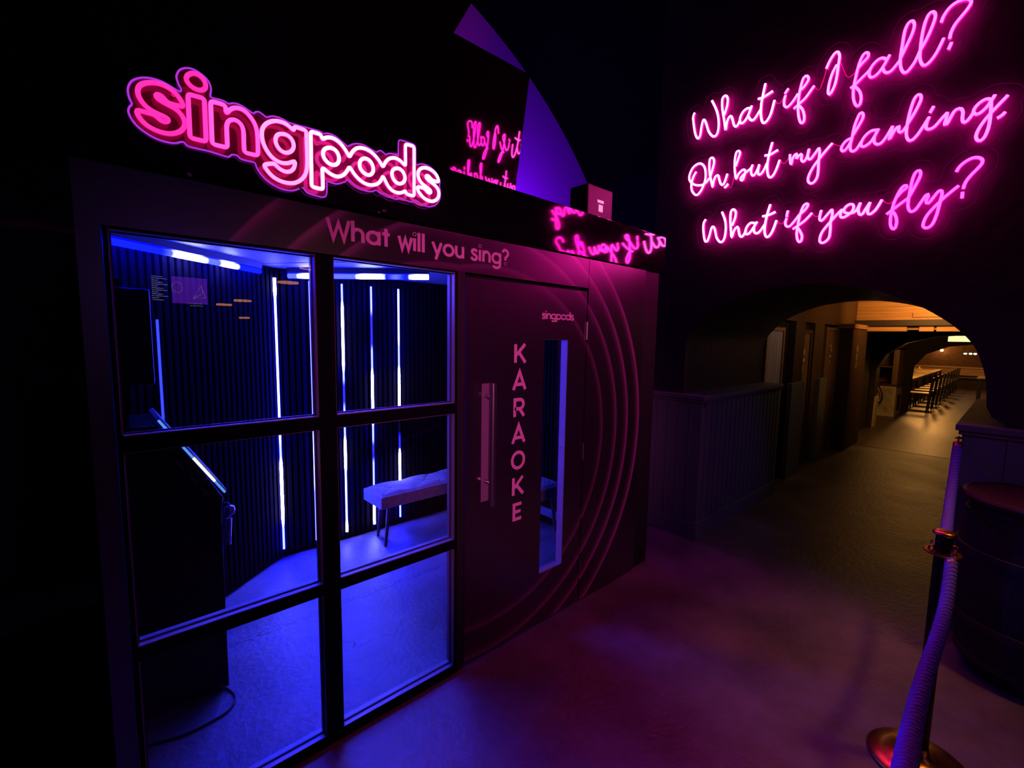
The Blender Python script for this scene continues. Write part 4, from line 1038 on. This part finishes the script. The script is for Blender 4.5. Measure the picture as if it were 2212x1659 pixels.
rope('far rope running from the stanchion to the hook on the wainscot', rp1, .022, ((2.505, .140, .912), (2.484, .139, .925)), ((3.690, .198, 1.112), (3.715, .20, 1.143)))
rp2 = [(SX-.062, SY-.030, .905), (2.15, .098, .84), (1.93, .096, .815), (1.60, .098, .824), (1.30, .090, .867), (1.05, .076, .945), (.80, .060, 1.04), (.55, .05, 1.12)]
rope('near twisted rope sagging from the stanchion towards the camera', [ (a, b, c) for a, b, c in rp2], .019, ((2.315, .104, .888), (2.345, .107, .902)), None)
hkm = MB(); hkm.lathe([(.02, 0), (.022, .004), (.012, .01)], (3.75, .20, 1.165), 16); hkm.tube(catmull([(3.75, .20, 1.17), (3.72, .20, 1.18), (3.712, .20, 1.16), (3.725, .20, 1.145)], False, 6), .004, 8)
tag(hkm.build('wall_hook', M['brass']), 'brass rope hook on the corner of the right wainscot', 'hook')
hkm = MB(); hkm.tube([(3.79+.016*math.cos(k*PI/6), 1.745, 1.165+.016*math.sin(k*PI/6)) for k in range(12)], .004, 6, closed=True); hkm.lathe([(.012, 0), (.012, .006)], (3.79, 1.752, 1.18), 12)
tag(hkm.build('wall_ring', M['brass']), 'small brass ring on the corner of the left wainscot', 'hook')

# ================================================================== DINING HALL
def chair_proto(x, y, label):
    t = thing('dining_chair', label, 'chair', (x, y, 0), 'black framed chairs along the hall tables')
    m = MB(); m.box(x-.20, x+.20, y-.20, y+.20, .44, .465); m.build('seat', M['table_wood'], t, bevel=.004)
    for dx, dy in ((-1, 1), (1, 1)):
        m = MB(); m.box(x+dx*.18-.014, x+dx*.18+.014, y+dy*.18-.014, y+dy*.18+.014, 0, .44); m.build('leg', M['chair_black'], t)
    for dx in (-1, 1):
        m = MB(); m.obox((x+dx*.18, y-.205, .43), (.014, 0, 0), (0, .014, 0), (0, -.03, .43)); m.build('leg', M['chair_black'], t)
    m = MB(); m.obox((x, y-.226, .72), (.166, 0, 0), (0, .010, 0), (0, -.012, .13)); m.build('backrest', M['chair_black'], t)
    m = MB(); m.box(x-.18, x+.18, y-.19, y-.17, .14, .16); m.box(x-.18, x+.18, y+.17, y+.19, .14, .16); m.build('stretcher', M['chair_black'], t)
    return t
ch0 = chair_proto(15.72, 1.66, 'black framed chair nearest the hall pier')
order = ('second', 'third', 'fourth', 'fifth', 'sixth', 'seventh', 'eighth', 'ninth')
for k in range(1, 9):
    c = copy_tree(ch0); c.location = (15.72+.92*k, 1.66, 0)
    c['label'] = '%s black framed chair from the hall pier along the tables' % order[k-1]
def table_proto(x, y, label):
    t = thing('dining_table', label, 'table', (x, y, 0), 'wooden tables in the dining hall')
    m = MB()
    for k in range(4): m.box(x-.62, x+.62, y-.38+k*.19+.003, y-.38+(k+1)*.19-.003, .72, .75)
    m.build('tabletop', M['table_wood'], t, bevel=.003)
    m = MB(); m.box(x-.6, x+.6, y-.35, y-.33, .66, .72); m.box(x-.6, x+.6, y+.33, y+.35, .66, .72); m.build('apron', M['chair_black'], t)
    for dx in (-1, 1):
        for dy in (-1, 1):
            m = MB(); m.box(x+dx*.56-.025, x+dx*.56+.025, y+dy*.32-.025, y+dy*.32+.025, 0, .72); m.build('leg', M['chair_black'], t)
    return t
tb0 = table_proto(16.05, 2.30, 'wooden hall table nearest the pier')
for k, nm in enumerate(('second', 'third', 'fourth', 'fifth', 'sixth')):
    c = copy_tree(tb0); c.location = (16.05+1.42*(k+1), 2.30, 0); c['label'] = '%s wooden hall table from the pier' % nm
c = copy_tree(tb0); c.location = (19.6, .42, 0); c['label'] = 'wooden hall table end on the right, at the arch edge'; 
def caddy(x, y, lab, h):
    t = thing('condiment_caddy', lab, 'caddy', (x, y, .75), 'condiment caddies on the hall tables')
    m = MB(); m.box(x-.07, x+.07, y-.06, y+.06, .75, .75+h*.5); m.build('box', M['cream'], t)
    for dx in (-.03, .03):
        m = MB(); m.lathe([(.022, 0), (.024, h*.5), (.010, h*.75), (.010, h)], (x+dx, y, .76), 10); m.build('bottle', M['cream'], t)
for i, (x, lab, h) in enumerate(((16.2, 'first caddy on the tables from the hall pier', .14), (17.5, 'second caddy on the tables, the tallest', .24), (18.8, 'third caddy on the tables from the hall pier', .16), (20.3, 'fourth caddy on the tables from the hall pier', .18), (21.6, 'fifth caddy, farthest along the tables', .16))):
    caddy(x, 2.36, lab, h)
# cream hutch on the left of the hall
hu = thing('hutch', 'cream cupboard with a brown hutch on top, left in the hall', 'cupboard', (14.0, 2.05, 0))
m = MB(); m.box(13.70, 14.50, 1.86, 2.46, .0, .72); m.build('base_cabinet', M['cream'], hu, bevel=.006)
m = MB(); m.box(13.698, 13.70, 1.93, 2.16, .08, .66); m.box(13.698, 13.70, 2.2, 2.42, .08, .66); m.build('door', mat('cream_panel', (.48, .42, .30), .6, noise=(9, .3)), hu)
m = MB(); m.box(13.95, 14.35, 1.857, 1.86, .12, .50); m.build('grille', M['dark_beam'], hu)
m = MB(); m.box(13.68, 14.52, 1.84, 2.48, .72, .76); m.build('worktop', M['brown'], hu, bevel=.004)
m = MB(); m.box(13.70, 14.50, 1.86, 1.96, .76, 1.60); m.box(13.70, 14.50, 2.34, 2.44, .76, 1.60); m.box(14.46, 14.50, 1.96, 2.34, .76, 1.60); m.box(13.70, 14.5, 1.86, 2.44, 1.56, 1.62); m.box(13.72, 14.48, 1.96, 2.34, 1.15, 1.17)
m.build('upper_cabinet', wood_mat('mid_brown_hutch', (.20, .10, .05), (.32, .18, .09), .5, 'Z'), hu)
cb = MB(); cb.tube(catmull([(13.67, 2.25, 1.05), (13.62, 2.21, .8), (13.6, 2.10, .55), (13.6, 2.09, .38), (13.62, 2.17, .30), (13.66, 2.3, .28)], False, 8), .014, 8)
tag(cb.build('hanging_cable', M['cable']), 'black cable hanging in front of the cream cupboard', 'cable')
# lamps of the hall
pd = thing('pendant_lamp', 'wide flat pendant lamp hanging over the hall tables', 'pendant lamp', (17, 1.655, 1.73))
m = MB(); m.lathe([(.15, 0), (.10, .045), (.03, .06), (.02, .09)], (17, 1.655, 1.735), 24); m.build('shade', M['chair_black'], pd)
m = MB(); m.lathe([(.148, 0), (.150, .006), (.148, .012)], (17, 1.655, 1.722), 24); m.build('diffuser', M['white_glow'], pd)
m = MB(); m.lathe([(.03, 0), (.035, .012), (.03, .024)], (17, 1.655, 1.795), 12); m.build('top_light', M['white_glow'], pd)
m = MB(); m.tube([(17, 1.655, 1.81), (17, 1.655, 2.6)], .006, 6); m.build('cord', M['cable'], pd)
sg = thing('lit_sign', 'yellow green lit sign hanging at the top right of the arch', 'sign', (12.5, .72, 1.76))
m = MB(); m.box(12.5, 12.56, .40, .985, 1.762, 1.872); m.build('lit_face', emission('sign_yellow_green', (.95, 1.0, .32), 1.5), sg)
for y in (.45, .93):
    m = MB(); m.tube([(12.53, y, 1.87), (12.53, y, 2.6)], .005, 6); m.build('hanger', M['cable'], sg)
wl2 = thing('wall_lamp', 'small warm lamp on the brick end wall of the hall', 'wall lamp', (25.95, 2.18, 1.45))
m = MB(); m.box(25.93, 26.0, 2.15, 2.23, 1.44, 1.56); m.build('bracket', M['brass'], wl2)
m = MB(); m.lathe([(.03, 0), (.05, .03), (.05, .06), (.03, .09)], (25.88, 2.19, 1.40), 12); m.build('bulb', emission('amber_bulb', (1, .55, .15), 16), wl2)
bl = thing('spotlight_bar', 'row of four white spotlights at the far right of the hall', 'spotlight bar', (24, 1.2, 1.4))
m = MB(); m.box(23.97, 24.03, .93, 1.46, 1.39, 1.43); m.build('rail', M['chair_black'], bl)
for y in (1.38, 1.24, 1.12, .99):
    m = MB(); m.lathe([(.03, -.02), (.045, 0), (.045, .02), (.03, .03)], (24, y, 1.355), 10); m.build('bulb', M['white_glow'], bl)
for y in (.95, 1.44):
    m = MB(); m.tube([(24, y, 1.43), (24, y, 2.6)], .006, 6); m.build('hanger', M['cable'], bl)
cn = thing('bar_counter', 'long timber counter across the end of the hall', 'counter', (25.2, 1, 0))
m = MB(); m.box(25.0, 25.5, -1.9, 2.9, .50, .78); m.build('front', M['plank_orange'], cn)
m = MB(); m.box(24.95, 25.55, -1.95, 2.95, .78, .82); m.build('top', M['table_wood'], cn)
m = MB(); m.box(25.05, 25.5, -1.9, 2.9, 0, .50); m.build('plinth', M['hall_dark'], cn)
m = MB(); m.tube([(24.93, -1.9, .42), (24.93, 2.9, .42)], .02, 8); m.build('foot_rail', M['steel'], cn)

# ================================================================== BEHIND THE CAMERA: things whose reflections show in the glass
ps = thing('wall_screen', 'purple menu screen reflected in the left pane', 'screen', (.78, -2.884, 2.05))
m = MB(); m.box(.50, 1.06, -2.93, -2.885, 2.02, 2.36); m.build('casing', M['frame'], ps)
m = MB(); m.box(.70, 1.04, -2.885, -2.882, 2.04, 2.34); m.build('picture', emission('screen_purple', (.2, .02, .8), 6), ps)
m = MB(); m.tube([(.90, -2.880, 2.10), (.98, -2.880, 2.26), (1.02, -2.880, 2.12)], .003, 5, closed=True); m.tube([(.90, -2.880, 2.10), (.995, -2.880, 2.17), (.98, -2.880, 2.26)], .0025, 5)
m.build('line_drawing', emission('screen_lines', (.8, .5, .9), 5), ps)
m = MB(); m.tube([(.75+.05*math.cos(a*PI/14), -2.880, 2.22+.06*math.sin(a*PI/14)) for a in range(28)], .004, 5, closed=True); m.build('ring_drawing', emission('screen_ring', (.5, .5, .6), 3), ps)
m = MB()
for k in range(13):
    z = 2.325-k*.0215; w_ = .10+.05*math.sin(k*2.1); m.box(.52, .52+w_, -2.885, -2.882, z-.004, z+.004)
m.build('text_lines', emission('screen_text', (.6, .55, .8), 4), ps)
m = MB()
for k in range(4):
    for j in range(2): m.lathe([(.012, -.002), (.012, .002)], (.86+k*.035+j*.012, -2.881, 2.045-j*.025), 10)
m.build('price_dots', emission('screen_dots', (.7, .8, .15), 6), ps)
def ring_lamp(label, c, r):
    t = thing('ring_pendant', label, 'pendant lamp', c, 'ring pendant lamps behind the viewer')
    for dz in (0,):
        m = MB(); m.tube([(c[0]+r*math.cos(a*PI/16), c[1]+r*math.sin(a*PI/16), c[2]+dz) for a in range(32)], .012, 8, closed=True); m.build('ring', emission('amber_ring', (1, .33, .06), 9), t)
    for k in range(3):
        a = k*2*PI/3; m = MB(); m.tube([(c[0]+r*math.cos(a), c[1]+r*math.sin(a), c[2]), (c[0], c[1], c[2]+.9)], .002, 5); m.build('wire', M['cable'], t)
ring_lamp('amber ring pendant, middle of the reflected lamps', (1.41, -2.9, 2.11), .088)
ring_lamp('amber ring pendant, left of the reflected lamps', (1.21, -2.9, 2.05), .075)
ring_lamp('amber ring pendant, lowest of the reflected lamps', (1.42, -2.9, 1.90), .05)
ring_lamp('amber ring pendant, right of the reflected lamps', (1.95, -2.9, 2.38), .12)
ring_lamp('amber ring pendant, highest of the reflected lamps', (2.28, -2.9, 2.60), .17)
